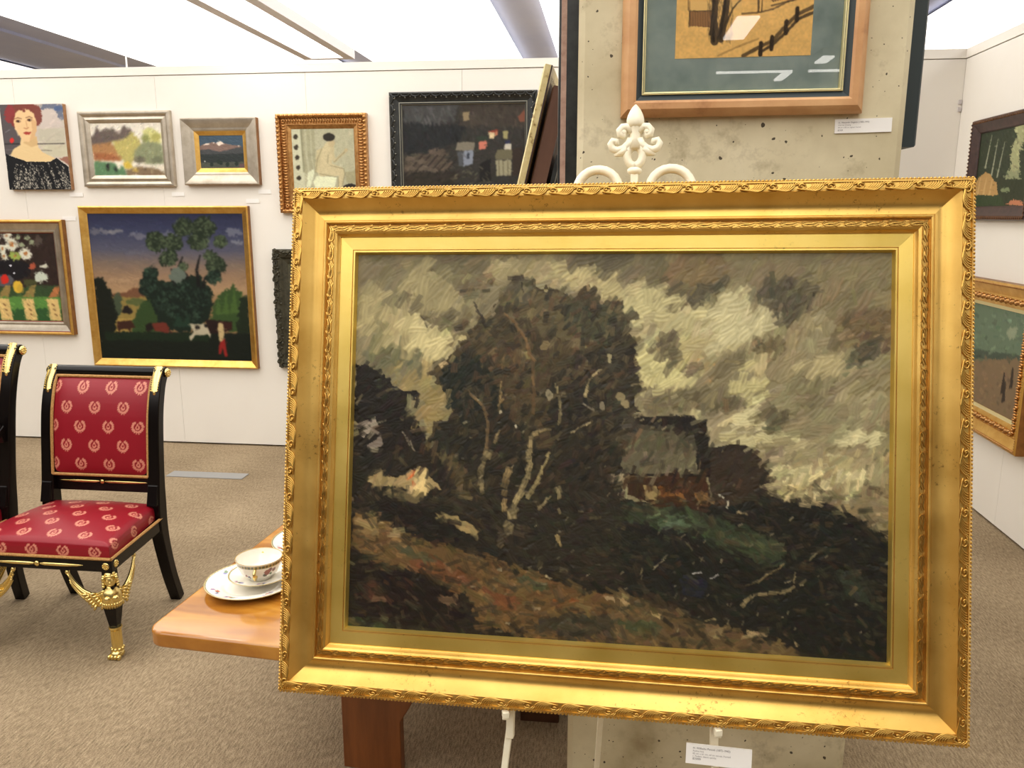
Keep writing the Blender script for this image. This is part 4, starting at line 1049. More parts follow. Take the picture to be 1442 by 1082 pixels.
def paint_night():
    p = Pic([(160, 180), (1315, 150), (1345, 1045), (190, 1045)], .24, (52, 50, 46), 25)
    p.poly([(160, 150), (700, 150), (640, 330), (180, 360)], (70, 70, 70), .02); p.poly([(700, 150), (1330, 140), (1330, 360), (700, 360)], (66, 58, 50), .02)
    p.poly([(160, 330), (760, 350), (700, 500), (500, 580), (180, 620)], (36, 38, 40), .02); p.poly([(180, 640), (380, 590), (560, 560), (640, 720), (520, 800), (190, 800)], (86, 74, 62), .03)
    p.poly([(180, 780), (700, 760), (700, 1045), (190, 1045)], (50, 44, 36), .03)
    p.auto(1400, 60, 20, lambda x, y: -.5 if y > 520 else 1.3, 6, .8, vary=.14)
    for _ in range(12):
        x = p.rng.uniform(280, 560); y = p.rng.uniform(200, 330); p.line([(x, y), (x + 20, y + 50)], 10, (104, 102, 100), .6, True)
    for x in range(200, 560, 70): p.line([(x, 800), (x + 160, 620)], 14, (38, 32, 28), .7)
    for x, y in [(250, 650), (340, 680), (240, 740), (370, 740), (460, 760)]: p.blob(x, y, 46, 22, (110, 96, 80), .012, .7)
    for pts, c in [([(665, 580), (690, 500), (850, 500), (840, 575)], (128, 120, 102)), ([(680, 585), (740, 585), (740, 720), (700, 720)], (78, 82, 88)), ([(740, 580), (835, 575), (830, 700), (745, 725)], (130, 140, 158)), ([(780, 600), (800, 600), (800, 650), (780, 650)], (54, 60, 74)),
                   ([(885, 490), (962, 487), (960, 560), (890, 572)], (214, 116, 92)), ([(860, 450), (960, 440), (975, 480), (870, 490)], (50, 62, 48)), ([(970, 415), (1035, 415), (1032, 468), (985, 470)], (222, 196, 144)), ([(970, 400), (1070, 385), (1060, 415), (975, 418)], (150, 60, 42)), ([(1038, 415), (1064, 400), (1060, 440), (1040, 450)], (190, 110, 74)),
                   ([(1108, 400), (1165, 395), (1162, 465), (1115, 470)], (160, 152, 96)), ([(1130, 515), (1195, 515), (1198, 570), (1130, 572)], (204, 198, 178)), ([(1130, 485), (1180, 480), (1185, 512), (1135, 515)], (44, 48, 84)), ([(725, 240), (792, 228), (790, 300), (740, 318)], (148, 128, 92)), ([(1250, 270), (1310, 200), (1320, 310), (1270, 320)], (136, 76, 56)),
                   ([(1040, 620), (1060, 565), (1210, 570), (1205, 660), (1050, 660)], (110, 104, 76)), ([(1050, 665), (1195, 665), (1205, 800), (1060, 810)], (158, 152, 118)), ([(900, 700), (1000, 650), (1010, 860), (900, 860)], (30, 28, 28)), ([(1205, 560), (1300, 540), (1320, 800), (1215, 800)], (56, 44, 36))]:
        p.poly(pts, c, .008)
    for x in (1080, 1120, 1165): p.line([(x, 670), (x + 8, 800)], 10, (96, 90, 66), .7)
    for _ in range(60):
        x = p.rng.uniform(640, 1000); y = p.rng.uniform(730, 1000); p.stroke(x, y, 40, 14, p.rng.uniform(-1, 1), np.array([96, 92, 70]) * p.rng.uniform(.4, 1.3), .8)
    g_ = p.c.mean(2, keepdims=True); p.c = (p.c * .8 + g_ * .2) * .95; p.soft(1); p.auto(500, 44, 14, lambda x, y: .4, 6, .4, vary=.12)
    return p
def paint_still():
    p = Pic([(-400, 180), (412, 172), (525, 915), (-330, 905)], .3, (46, 34, 30), 26)
    p.auto(400, 60, 26, lambda x, y: -.8, 5, .6, vary=.15)
    p.blob(290, 235, 34, 44, (78, 68, 62), .02)
    p.poly([(-350, 640), (520, 590), (530, 920), (-340, 920)], (52, 72, 44), .02); p.poly([(-340, 700), (520, 700), (530, 920), (-330, 920)], (86, 132, 62), .015)
    p.poly([(-340, 820), (520, 800), (530, 920), (-330, 920)], (48, 84, 46), .02)
    p.blob(60, 470, 180, 90, (26, 24, 28), .02); p.blob(-10, 560, 110, 56, (84, 84, 92), .014); p.blob(15, 548, 34, 44, (200, 44, 34), .01); p.blob(125, 615, 42, 50, (216, 178, 60), .01)
    p.blob(150, 630, 30, 40, (178, 146, 60), .01, .5)
    for x, y, rr in [(30, 195, 34), (70, 265, 52), (185, 335, 48), (0, 300, 30), (10, 360, 36), (100, 360, 44), (-120, 260, 56), (-200, 340, 50), (-60, 200, 40)]:
        p.blob(x, y, rr, rr, (214, 214, 196) if rr != 44 else (150, 170, 84), .03); p.blob(x, y, rr * .32, rr * .32, (170, 110, 60), .01)
    for x, y in [(130, 210), (200, 215), (150, 270), (230, 250)]: p.blob(x, y, 24, 16, (150, 160, 130), .02)
    p.blob(320, 530, 56, 46, (196, 204, 188), .03); p.blob(350, 440, 40, 22, (206, 206, 190), .03); p.blob(240, 440, 34, 22, (170, 84, 60), .03); p.blob(230, 575, 60, 30, (70, 72, 44), .02)
    for x0 in (-260, -40, 170, 380):
        p.poly([(x0 - 10, 715), (x0 + 90, 715), (x0 + 130, 905), (x0 + 30, 905)], (214, 184, 120), .008); p.poly([(x0, 700), (x0 + 60, 610), (x0 + 110, 600), (x0 + 90, 700)], (170, 108, 66) if x0 > 300 else (140, 120, 70), .012)
        for k in range(3): p.line([(x0 + 40 + 14 * k, 760 + 44 * k), (x0 + 60 + 14 * k, 775 + 44 * k)], 10, (96, 60, 36), .8)
    p.soft(1); p.auto(500, 50, 18, lambda x, y: .8, 8, .45, vary=.12); p.blob(65, 438, 12, 8, (200, 200, 210), .004); p.blob(95, 500, 8, 8, (190, 190, 200), .004)
    return p
def paint_portrait():
    p = Pic([(-5, 58), (680, 40), (770, 980), (100, 985)], .28, (196, 186, 174), 27)
    p.poly([(-20, 40), (230, 40), (220, 560), (0, 640)], (88, 82, 84), .01); p.poly([(440, 40), (690, 40), (700, 200), (640, 280), (470, 200)], (110, 116, 134), .03); p.poly([(480, 100), (600, 90), (690, 300), (440, 320), (440, 140)], (202, 190, 182), .03)
    p.poly([(420, 320), (700, 310), (710, 480), (420, 480)], (190, 184, 166), .01); p.poly([(430, 490), (720, 490), (760, 620), (500, 620)], (196, 190, 166), .01); p.blob(640, 90, 60, 30, (84, 100, 136), .03)
    p.auto(300, 60, 22, lambda x, y: -.5, 6, .5, vary=.06)
    p.line([(40, 488), (230, 484)], 8, (36, 34, 36)); p.line([(410, 484), (700, 478)], 8, (50, 46, 44)); p.line([(60, 552), (200, 548)], 6, (120, 114, 116)); p.line([(430, 552), (560, 556)], 6, (96, 90, 80))
    p.blob(130, 450, 24, 30, (210, 52, 48), .008); p.line([(60, 360), (110, 330)], 5, (150, 146, 150)); p.poly([(640, 640), (740, 620), (760, 720)], (150, 104, 88), .01)
    # hair behind, neck, shoulders, face
    p.blob(280, 130, 180, 100, (124, 66, 56), .02); p.blob(110, 160, 56, 110, (140, 58, 60), .02); p.blob(410, 190, 52, 96, (126, 70, 62), .02); p.blob(160, 240, 40, 70, (130, 58, 54), .02)
    p.poly([(225, 420), (400, 400), (415, 520), (470, 580), (600, 640), (540, 680), (300, 690), (110, 610), (150, 540), (220, 500)], (226, 198, 148), .006)
    p.poly([(250, 470), (400, 400), (410, 500), (340, 520)], (196, 160, 112), .006, .6)
    p.poly([(150, 240), (170, 150), (230, 100), (310, 100), (370, 150), (400, 240), (400, 330), (370, 420), (310, 465), (255, 455), (215, 400), (165, 320)], (228, 194, 146), .006)
    p.poly([(340, 200), (400, 240), (400, 340), (370, 420), (320, 460), (350, 330)], (206, 164, 118), .006, .7)
    for cx, cy in ((200, 238), (322, 222)):
        p.blob(cx, cy, 28, 15, (110, 72, 52), .004); p.blob(cx, cy, 11, 11, (40, 28, 24), .002); p.blob(cx + 16, cy - 1, 6, 6, (220, 206, 186), .002)
    p.line([(158, 214), (196, 200), (234, 210)], 9, (116, 74, 56), .8); p.line([(284, 200), (320, 186), (354, 200)], 9, (116, 74, 56), .8)
    p.line([(284, 230), (296, 300)], 8, (196, 146, 104), .8); p.line([(262, 312), (290, 320), (312, 306)], 9, (176, 116, 84), .9)
    p.poly([(252, 366), (285, 350), (300, 354), (342, 354), (318, 382), (285, 384)], (176, 68, 58), .003); p.line([(256, 366), (338, 358)], 4, (120, 40, 40))
    p.line([(170, 300), (200, 390)], 16, (238, 208, 166), .5)
    for x, y in [(190, 110), (230, 100), (262, 118), (300, 90), (340, 110)]: p.blob(x, y, 20, 18, (122, 62, 54), .01)
    p.soft(1)
    # black gown with white sparkle
    p.poly([(60, 590), (110, 615), (300, 680), (540, 680), (610, 635), (740, 730), (770, 985), (100, 990)], (26, 27, 30), .006)
    r = p.rng
    for x0, x1 in [(180, 170), (230, 210), (290, 260), (330, 310), (350, 380), (390, 480), (450, 540), (520, 640), (600, 720), (660, 760)]:
        for _ in range(60):
            f = r.random() ** .6; x = x0 + (x1 - x0) * f + r.normal(0, 9 + 8 * f); y = 690 + 285 * f
            p.stroke(x, y, r.uniform(8, 26), r.uniform(5, 11), 1.2 + r.normal(0, .4), np.array([226, 218, 200]) * r.uniform(.5, 1.05), .85)
    for x0, x1 in [(400, 500), (490, 600), (570, 690)]: p.line([(x0, 700), (x1, 975)], 16, (20, 20, 22), .8)
    return p

# portrait on an unframed stretched canvas
def build_portrait():
    W, H, T = .437, .533, .032
    t = place('portrait_canvas', 'unframed portrait of a red-haired woman in a black sparkling gown', 'painting', wallpos(-3.706, 1.706))
    put('canvas', canvas_mesh('canvas', paint_portrait(), W, H, 190, 232, M['oil_flat'], 1.0, .0004), t, (0, -T - .0006, 0))
    MB().span((-W / 2, -T, 0), (W / 2, 0, H)).build('stretcher', M['canvas_edge'], t)
build_portrait()

def simple(name, label, pos, W, H, prof, mats, fw, v, pic, nu, nv, gain=1.0, rot=(0, 0, 0), smooth=35, material=None, relief=.0006):
    t = place(name, label, 'painting', pos, rot)
    rl = rails(t, W, H, prof, mats, smooth)
    picture(t, W, H, fw, v, pic, nu, nv, material or M['oil_flat'], gain, relief)
    return t, rl
mm = lambda pr: [(a / 1000, b / 1000, c) for a, b, c in pr]
simple('framed_meadow', 'small autumn meadow with pale trees in a silver moulded frame', wallpos(-3.086, 1.722), .625, .468,
       mm([(0, 0, 1), (0, 26, 0), (6, 33, 0), (16, 34, 0), (26, 29, 1), (33, 20, 1), (40, 20, 0), (50, 25, 0), (60, 23, 0), (66, 18, 1), (72, 14, 1), (72, 0, 0)]), [M['silver'], M['silver']], .071, .012, paint_land(), 160, 118)
simple('framed_mountain', 'small snowy mountain range in a broad silver frame with gold sight edge', wallpos(-2.452, 1.731), .498, .408,
       mm([(0, 0, 2), (0, 40, 0), (5, 46, 0), (12, 46, 0), (50, 28, 0), (66, 30, 0), (78, 24, 1), (84, 20, 1), (96, 14, 1), (104, 12, 1), (104, 0, 0)]), [M['silver'], M['gold_plain'], M['gold_brown']], .103, .010, paint_mount(), 150, 116)
t_, rl_ = simple('framed_sitter', 'seated woman beside a white basin in a ribbed copper-gold frame', wallpos(-1.787, 1.556), .578, .60,
       mm([(0, 0, 1), (0, 36, 0), (12, 44, 0), (22, 36, 1), (26, 20, 0), (56, 20, 1), (60, 24, 0), (64, 24, 1), (66, 18, 0), (84, 14, 1), (88, 10, 1), (88, 0, 0)]), [M['copper_gold'], M['copper_gold']], .086, .009, paint_sitter(), 150, 170)
stud_row(rl_, .578, .60, .011, .040, .026, lambda mb, m, st: mb.ball((0, 0, 0), (st * .46, .012, .011), 8, 6, 0, m), 'knob_row', M['copper_gold'])
stud_row(rl_, .578, .60, .041, .020, .017, lambda mb, m, st: mb.ball((0, 0, 0), (st * .44, .016, .009), 8, 5, 0, m), 'ribbing', M['copper_gold'], end=.026)
t_, rl_ = simple('framed_night_village', 'dark village at dusk with lit houses in a black frame with pewter edge', wallpos(-.899, 1.55), .905, .723,
       mm([(0, 0, 0), (0, 30, 0), (8, 38, 0), (40, 26, 0), (58, 24, 0), (60, 28, 1), (64, 28, 0), (66, 22, 0), (70, 22, 1), (76, 14, 0), (76, 0, 0)]), [M['black_frame'], M['pewter']], .075, .012, paint_night(), 230, 180)
def shell(mb, m, st):
    pts = [(-st * .46, .004, .0), (-st * .3, .016, .004), (0, .021, .006), (st * .3, .016, .004), (st * .46, .004, 0)]
    mb.tube(pts, [.003, .0045, .005, .0045, .003], 6, 0, m); mb.ball((0, .027, .001), .0055, 8, 5, 1, m); mb.ball((st * .5, .02, .0), .0035, 6, 4, 1, m)
stud_row(rl_, .905, .723, .006, .036, .062, shell, 'shell_ornament', [M['black_frame'], M['pewter']])
t_, rl_ = simple('framed_cattle_pasture', 'square naive pasture with cattle and tall dark trees in a narrow gold frame', wallpos(-2.877, .542), 1.162, 1.058,
       mm([(0, 0, 1), (0, 34, 0), (8, 40, 0), (14, 36, 0), (20, 30, 0), (40, 22, 0), (44, 16, 0), (48, 14, 0), (48, 0, 0)]), [M['gold_plain'], M['gold_brown']], .047, .012, paint_cow(), 260, 240)
simple('framed_flower_still_life', 'still life of daisies, lemon and striped cloth in a broad silver-gilt frame', wallpos(-4.03, .748), .905, .765,
       mm([(0, 0, 3), (0, 40, 1), (10, 48, 1), (18, 46, 2), (24, 40, 0), (60, 22, 0), (74, 24, 0), (84, 18, 2), (90, 12, 1), (90, 0, 0)]), [M['silver'], M['gold_plain'], M['red_bole'], M['gold_brown']], .089, .011, paint_still(), 190, 160)
# heavily carved bronze-green frame behind the easel painting
p_ = Pic([(0, 0), (100, 0), (100, 100), (0, 100)], 1.2, (84, 80, 64), 31); p_.poly([(0, 55), (100, 45), (100, 100), (0, 100)], (58, 60, 44)); p_.auto(400, 12, 5, lambda x, y: .2, 8, .8, vary=.12)
t_, rl_ = simple('framed_dusky_picture', 'dark bronze-green picture frame carved with knobbly leaves beside the pasture painting', wallpos(-1.735, .558), .83, .77,
       mm([(0, 0, 0), (0, 30, 0), (14, 44, 0), (50, 36, 0), (62, 22, 0), (80, 20, 1), (92, 14, 0), (92, 0, 0)]), [M['bronze_green'], M['bronze_green']], .091, .011, p_, 60, 60)
def knob(mb, m, st):
    r = random.Random(int(m[0][3] * 9999 + m[2][3] * 777))
    for _ in range(5):
        mb.ball((r.uniform(-.5, .5) * st, r.uniform(-.016, .026), r.uniform(-.006, .006)), (r.uniform(.008, .014), r.uniform(.006, .013), r.uniform(.007, .013)), 7, 5, 0, m)
    a0 = r.uniform(0, 6)
    mb.tube([(st * .4 * math.cos(a0 + a), .004 + .016 * math.sin(a0 + a), .010) for a in np.linspace(0, 4.4, 8)], [.005, .005, .0048, .0045, .004, .0035, .003, .002], 6, 0, m)
stud_row(rl_, .83, .77, .016, .038, .05, knob, 'carved_leafage', M['bronze_green'])

# label cards below the pictures
def card(loc, w, h, label, rot=(0, 0, 0), lines=None, text=None, name='label_card'):
    t = place(name, label, 'label', loc, rot)
    MB().span((-w / 2, -.003, 0), (w / 2, 0, h)).build('card', M['white_card'], t)
    if text:
        for (tx, x, z, size, m) in text:
            cu = bpy.data.curves.new('text', 'FONT'); cu.body = tx; cu.size = size
            ob = bpy.data.objects.new('tmp_text', cu); COL.objects.link(ob)
            dg = bpy.context.evaluated_depsgraph_get(); me = bpy.data.meshes.new_from_object(ob.evaluated_get(dg)); bpy.data.objects.remove(ob)
            me.materials.clear(); me.materials.append(m)
            o = put('lettering', me, t, (-w / 2 + x, -.0034, z), (R(90), 0, 0))
    return t
for x0, x1, z, who in [(-3.526, -3.431, 1.660, 'the red-haired portrait'), (-2.815, -2.73, 1.662, 'the silver-framed meadow'), (-2.23, -2.145, 1.676, 'the mountain picture'), (-2.315, -2.228, 1.618, 'the mountain picture, above the pasture frame corner'), (-3.594, -3.5, 1.507, 'the flower still life, above its frame')]:
    card(wallpos((x0 + x1) / 2, z), x1 - x0, .026, 'small white label card on the wall beside ' + who)

# ------------------------------------------------------------------ pictures on the right partition
def paint_forest():
    p = Pic([(130, 288), (475, 190), (428, 855), (82, 885)], .4, (44, 50, 36), 41)
    p.poly([(330, 200), (480, 170), (460, 620), (320, 620)], (158, 160, 118), .02); p.poly([(300, 580), (440, 570), (430, 660), (290, 660)], (140, 146, 110), .02)
    p.poly([(110, 270), (350, 220), (360, 300), (325, 420), (330, 560), (250, 640), (90, 640)], (50, 58, 42), .03); p.poly([(420, 260), (480, 180), (470, 640), (390, 640), (375, 450)], (52, 60, 44), .03)
    p.auto(500, 26, 12, lambda x, y: 1.2, 7, .8, vary=.16)
    for a, b in [((240, 330), (202, 620)), ((285, 350), (235, 660)), ((440, 640), (400, 750)), ((200, 300), (160, 560))]: p.line([b, a], 10, (170, 172, 146), .85, True)
    p.poly([(80, 640), (430, 640), (430, 870), (80, 890)], (50, 56, 38), .02)
    p.poly([(84, 700), (120, 640), (170, 590), (240, 680), (255, 770), (180, 790), (80, 790)], (178, 142, 88), .015)
    for x in (110, 150, 190): p.line([(x, 780), (x + 20, 640)], 14, (206, 172, 116), .6, True)
    p.poly([(80, 780), (260, 780), (300, 870), (80, 885)], (52, 66, 40), .02); p.poly([(300, 850), (350, 800), (400, 810), (430, 855)], (186, 122, 88), .02); p.blob(300, 730, 30, 16, (120, 132, 96), .02)
    p.auto(200, 20, 9, lambda x, y: .3, 6, .5, vary=.12)
    return p
RW = lambda y, z: (XR - .001, y, z)
t_, rl_ = simple('framed_forest', 'forest clearing with haystack in a dark brown carved frame', RW(4.478, 1.517), .70, .522,
       mm([(0, 0, 0), (0, 26, 0), (6, 36, 0), (24, 38, 0), (34, 32, 0), (60, 20, 0), (66, 20, 1), (72, 14, 0), (72, 0, 0)]), [M['dark_wood_frame'], M['dark_wood_frame']], .071, .011, paint_forest(), 110, 90, rot=(0, 0, R(-90)))
stud_row(rl_, .70, .522, .014, .036, .02, lambda mb, m, st: (mb.ball((0, 0, 0), (st * .42, .009, .007), 7, 5, 0, m), mb.tube([(-st * .4, .008, .003), (0, -.006, .006), (st * .4, .006, .003)], .002, 5, 1, m)), 'carved_edge', [M['dark_wood_frame'], M['gold_brown']])
def paint_shore():
    p = Pic([(-140, 110), (180, 195), (185, 555), (-140, 400)], .5, (96, 104, 84), 42)
    p.poly([(-150, 90), (190, 190), (190, 330), (-150, 260)], (100, 118, 96), .02); p.blob(100, 240, 30, 20, (140, 150, 124), .03)
    p.poly([(-150, 250), (190, 330), (190, 350), (-150, 280)], (70, 82, 70), .01); p.poly([(-150, 290), (190, 340), (190, 570), (-150, 420)], (124, 104, 78), .02)
    p.auto(300, 24, 10, lambda x, y: .35, 7, .8, vary=.1)
    for x, y in [(88, 390), (134, 380), (100, 420)]: p.poly([(x - 8, y + 50), (x - 4, y - 20), (x + 4, y - 20), (x + 12, y + 50)], (52, 42, 34), .006)
    return p
t_, rl_ = simple('framed_shore', 'small green seashore in a deep ornate gold frame below the forest picture', RW(4.34, .437), .88, .785,
       mm([(0, 0, 1), (0, 52, 0), (10, 58, 0), (16, 50, 0), (20, 46, 0), (62, 30, 0), (70, 34, 0), (100, 26, 0), (118, 18, 2), (136, 14, 0), (136, 0, 0)]), [M['gold_plain'], M['gold_brown'], M['gilt_pale']], .135, .011, paint_shore(), 90, 80, rot=(0, 0, R(-90)))
stud_row(rl_, .88, .785, .013, .053, .0125, lambda mb, m, st: mb.ball((0, 0, 0), st * .5, 7, 5, 0, m), 'pearl_beading', M['copper_gold'])
stud_row(rl_, .88, .785, .086, .032, .05, lambda mb, m, st: ([mb.ball((st * (-.36 + .24 * i), .004 * math.sin(i * 2), .003), (.007, .012, .010), 7, 5, 0, m) for i in range(4)], mb.ball((0, -.012, .004), (.012, .006, .008), 7, 5, 0, m)), 'carved_leafage', M['copper_gold'])

# ------------------------------------------------------------------ pictures on the concrete column
def paint_charcoal():
    p = Pic([(345, -690), (1105, -700), (1068, 298), (318, 315)], .32, (226, 182, 108), 51)
    p.speck(.10)
    k = (70, 56, 38)
    p.poly([(390, -300), (540, -330), (700, -260), (690, 60), (400, 70)], (222, 182, 112), .004)
    p.poly([(398, 72), (520, 72), (520, 155), (398, 148)], (146, 106, 66), .004); p.poly([(398, 0), (405, 70), (392, 70)], (150, 116, 70), .004)
    for i in range(8): p.line([(402 + i * 14, 78), (404 + i * 14, 150)], 4, (98, 72, 44), .7)
    p.line([(396, 72), (530, 72)], 5, k); p.line([(398, 72), (396, 152)], 5, k); p.line([(392, -300), (390, 66)], 4, k, .8)
    for pts, w in [([(540, 225), (535, 100), (548, -60), (520, -300), (470, -560)], 46), ([(575, 210), (600, 60), (610, -80), (640, -300), (700, -600)], 44), ([(515, 190), (540, 60), (520, 0)], 14), ([(560, 215), (600, 150), (640, 60), (720, -20)], 12), ([(548, -60), (440, -260), (400, -420)], 16), ([(610, -80), (760, -260), (860, -420)], 14)]:
        p.line(pts, w, (74, 60, 42), .92, True)
        p.line([(x - 6, y) for x, y in pts], w * .35, (34, 28, 22), .8, True)
    for _ in range(260):
        x = p.rng.uniform(500, 640); y = p.rng.uniform(-300, 220); p.stroke(x, y, 50, 5, 1.5 + p.rng.normal(0, .25), (52, 42, 30), .35)
    p.line([(780, 80), (776, -20), (800, -200)], 12, k, .9, True); p.line([(796, 80), (800, 0)], 8, k, .8, True)
    for i in range(14): p.line([(830 + i * 12, 0 - i * 2), (860 + i * 12, 28 - i * 3)], 8, (64, 50, 36), .7)
    p.line([(690, 88), (790, 82), (860, 66), (940, 30), (1060, 0)], 9, (96, 74, 46), .8); p.line([(850, 50), (1010, 12)], 9, k, .7)
    p.line([(700, 300), (790, 255), (860, 225), (930, 150), (990, 95), (1090, 50)], 20, (88, 70, 44), .9); p.line([(790, 285), (860, 245), (940, 175), (1000, 115), (1090, 80)], 16, (70, 56, 36), .9)
    for x, y in [(795, 262), (855, 232), (930, 155), (988, 90)]: p.line([(x, y + 34), (x + 2, y - 26)], 22, (48, 36, 24), .95)
    p.line([(560, 300), (680, 250), (780, 215)], 10, (150, 116, 66), .6); p.line([(420, -500), (1080, -420)], 8, (120, 92, 56), .6)
    return p
def build_column_picture():
    W, H = .483, .60; z0 = 1.748
    t = place('framed_charcoal_drawing', 'charcoal drawing of trees and fence on toned paper in a waxed pine frame under glass', 'drawing', (.2585, cy0 - .001, z0), (0, R(-.3), 0))
    prof = mm([(0, 0, 0), (0, 14, 0), (4, 24, 0), (14, 32, 0), (26, 32, 0), (31, 28, 1), (36, 22, 1), (42, 20, 1), (42.4, 23, 2), (44, 23.5, 2), (45.2, 21, 1), (46, 21, 2), (47.4, 20.5, 2), (49, 17, 2), (49, 0, 0)])
    rails(t, W, H, prof, [M['pale_wood'], M['slate_band'], M['gilt_pale']])
    MB().span((-W / 2 + .04, -.010, .04), (W / 2 - .04, 0, H - .04)).build('mount', M['mount_board'], t)
    put('drawing_sheet', canvas_mesh('drawing_sheet', paint_charcoal(), .268, .372, 200, 270, M['paper']), t, (.0005, -.0106, .1135))
    MB().span((-W / 2 + .046, -.0155, .046), (W / 2 - .046, -.0135, H - .046)).build('glass_pane', M['glass'], t)
build_column_picture()
text2 = [('LL. Alexander Bogatov (1905-1992)', .006, .0195, .0042, M['ink_dark']), ('charcoal drawing', .006, .0148, .0036, M['ink']), ('60 cm x 80 cm, signed, framed', .006, .0100, .0036, M['ink']), ('$2500', .0055, .0045, .004, M['ink_dark'])]
card((.5085, cy0 - .0005, 1.7125), .111, .0275, 'white label card with printed lines on the concrete column', (0, R(-1.2), 0), text=text2)

p_ = Pic([(0, 0), (100, 0), (100, 100), (0, 100)], 1.0, (92, 70, 58), 52); p_.auto(400, 14, 6, lambda x, y: .4, 9, .8, vary=.15)
p2_ = Pic([(0, 0), (100, 0), (100, 100), (0, 100)], 1.0, (80, 84, 76), 53); p2_.auto(400, 14, 6, lambda x, y: -.4, 9, .8, vary=.15)
simple('side_hung_picture', 'black-edged picture with pinkish inner rim on the column side facing the pasture wall', (cx0 - .0005, 2.14, 1.40), .54, .64,
       mm([(0, 0, 0), (0, 26, 0), (0, 27, 1), (0, 38, 1), (1, 39, 0), (2, 44, 0), (20, 46, 0), (40, 38, 1), (50, 20, 0), (50, 0, 0)]), [M['black_frame'], M['pink_edge']], .049, .014, p_, 60, 60, rot=(0, 0, R(-90)))
simple('slate_framed_picture', 'slate-black box-framed picture on the column side facing the right partition', (cx1 + .0005, 2.10, 1.685), .46, .66,
       mm([(0, 0, 1), (0, 16, 1), (4, 18, 0), (4, 44, 0), (8, 48, 0), (30, 48, 0), (40, 40, 1), (46, 18, 0), (46, 0, 0)]), [M['slate_band'], M['slate_band']], .045, .012, p2_, 60, 60, rot=(0, 0, R(90)))

# ------------------------------------------------------------------ table with china
TZ = .55
tb = place('side_table', 'low polished maple table with rounded corners and board legs', 'table', (-.60, 2.32, 0), (0, 0, R(-5)))
def rounded(w, d, r, n=8):
    out = []
    for cx, cy, a0 in ((w - r, d - r, 0), (-w + r, d - r, 90), (-w + r, -d + r, 180), (w - r, -d + r, 270)):
        for i in range(n + 1):
            a = R(a0 + 90 * i / n); out.append((cx + r * math.cos(a), cy + r * math.sin(a)))
    return out
MB().prism(rounded(.455, .66, .045), 'z', TZ - .042, TZ).build('table_top', M['maple'], tb, bevel=.008, seg=4)
# shaped board legs
prof = [(-.10, 0), (.085, 0), (.085, .16), (.11, .21), (.25, .46), (.25, .508), (-.25, .508), (-.25, .46), (-.10, .21)]
prof = [(-.088, 0), (.085, 0), (.085, .165), (.112, .21), (.24, .47), (.24, .508), (-.24, .508), (-.24, .47), (-.088, .24)]
for y in (-.335, .40):
    MB().prism(prof, 'y', y - .016, y + .016).build('board_leg', M['leg_wood'], tb, bevel=.003)
MB().span((-.02, -.31, .40), (.02, .38, .508)).build('stretcher', M['leg_wood'], tb)
tag(MB().prism([(-.065, .0), (.055, .0), (.055, .09), (-.09, .09), (-.065, .03)], 'y', -.04, .04).build('wooden_block', M['dark_block'], loc=(-.175, 2.29, 0), bevel=.003), 'brown wooden block on the carpet between easel and concrete column', 'block')

def china(name, label, cat, loc, prof, n, colour_fn, rotz=0, group=None, extra=None):
    t = place(name, label, cat, loc, (0, 0, rotz), group)
    k = len(prof); A = np.linspace(0, 2 * PI, n + 1)
    r = np.array([a for a, b in prof]); z = np.array([b for a, b in prof])
    P = np.zeros((n + 1, k, 3)); P[..., 0] = np.cos(A)[:, None] * r; P[..., 1] = np.sin(A)[:, None] * r; P[..., 2] = z
    C = np.zeros((n + 1, k, 3))
    for i in range(n + 1):
        for j in range(k): C[i, j] = lin(colour_fn(A[i], r[j], z[j], j))
    put('body', grid_mesh('body', P, M['china'], C, True, True), t)
    return t
WH = (244, 240, 228)
def resample(prof, step):
    out = []
    for (a, b), (c, d) in zip(prof[:-1], prof[1:]):
        m = max(1, int(math.hypot(c - a, d - b) / step))
        out += [(a + (c - a) * i / m, b + (d - b) * i / m) for i in range(m)]
    return out + [prof[-1]]
def flowers(spots):
    def f(x, y):
        for sx, sy, rr, c in spots:
            if (x - sx) ** 2 + (y - sy) ** 2 < rr * rr * (.7 + .5 * math.sin(5 * math.atan2(y - sy, x - sx)) ** 2): return c
        return None
    return f
plate_prof = resample([(0, .006), (.072, .006), (.082, .010), (.118, .019), (.124, .0215), (.125, .020), (.118, .0155), (.084, .004), (.070, .0), (0, .0)], .0022)
RB = random.Random(5)
def spots_ring(r0, n, r, seed):
    rb = random.Random(seed); out = []
    for i in range(n):
        a = 2 * PI * i / n + rb.uniform(-.3, .3)
        for k in range(4):
            out.append(((r0 + rb.uniform(-.008, .008)) * math.cos(a + k * .09), (r0 + rb.uniform(-.008, .008)) * math.sin(a + k * .09), r * rb.uniform(.6, 1.2), [(150, 110, 160), (196, 90, 70), (90, 120, 80), (120, 110, 180)][k]))
    return out
def plate_colour(rim, r0, sp):
    f = flowers(sp)
    def c(a, r, z, j):
        if z > .004 and r > rim - .006 and r < rim - .001: return (108, 112, 84) if math.sin(a * 60) > -.2 else (176, 160, 100)
        if r >= rim - .001: return (206, 186, 130)
        q = f(r * math.cos(a), r * math.sin(a)) if z > .003 else None
        return q or WH
    return c
PX, PY = -.950, 1.968
china('dinner_plate', 'white porcelain plate with floral rim under the cup and saucer', 'plate', (PX, PY, TZ), plate_prof, 150, plate_colour(.125, .1, spots_ring(.1, 7, .006, 1)))
sau = resample([(0, .005), (.030, .005), (.036, .007), (.078, .017), (.0835, .0195), (.084, .018), (.078, .0135), (.045, .0), (0, .0)], .0022)
china('saucer', 'white porcelain saucer with patterned rim stacked on the floral plate', 'saucer', (PX + .022, PY + .004, TZ + .0205), sau, 130, plate_colour(.084, .06, spots_ring(.064, 5, .005, 2)))
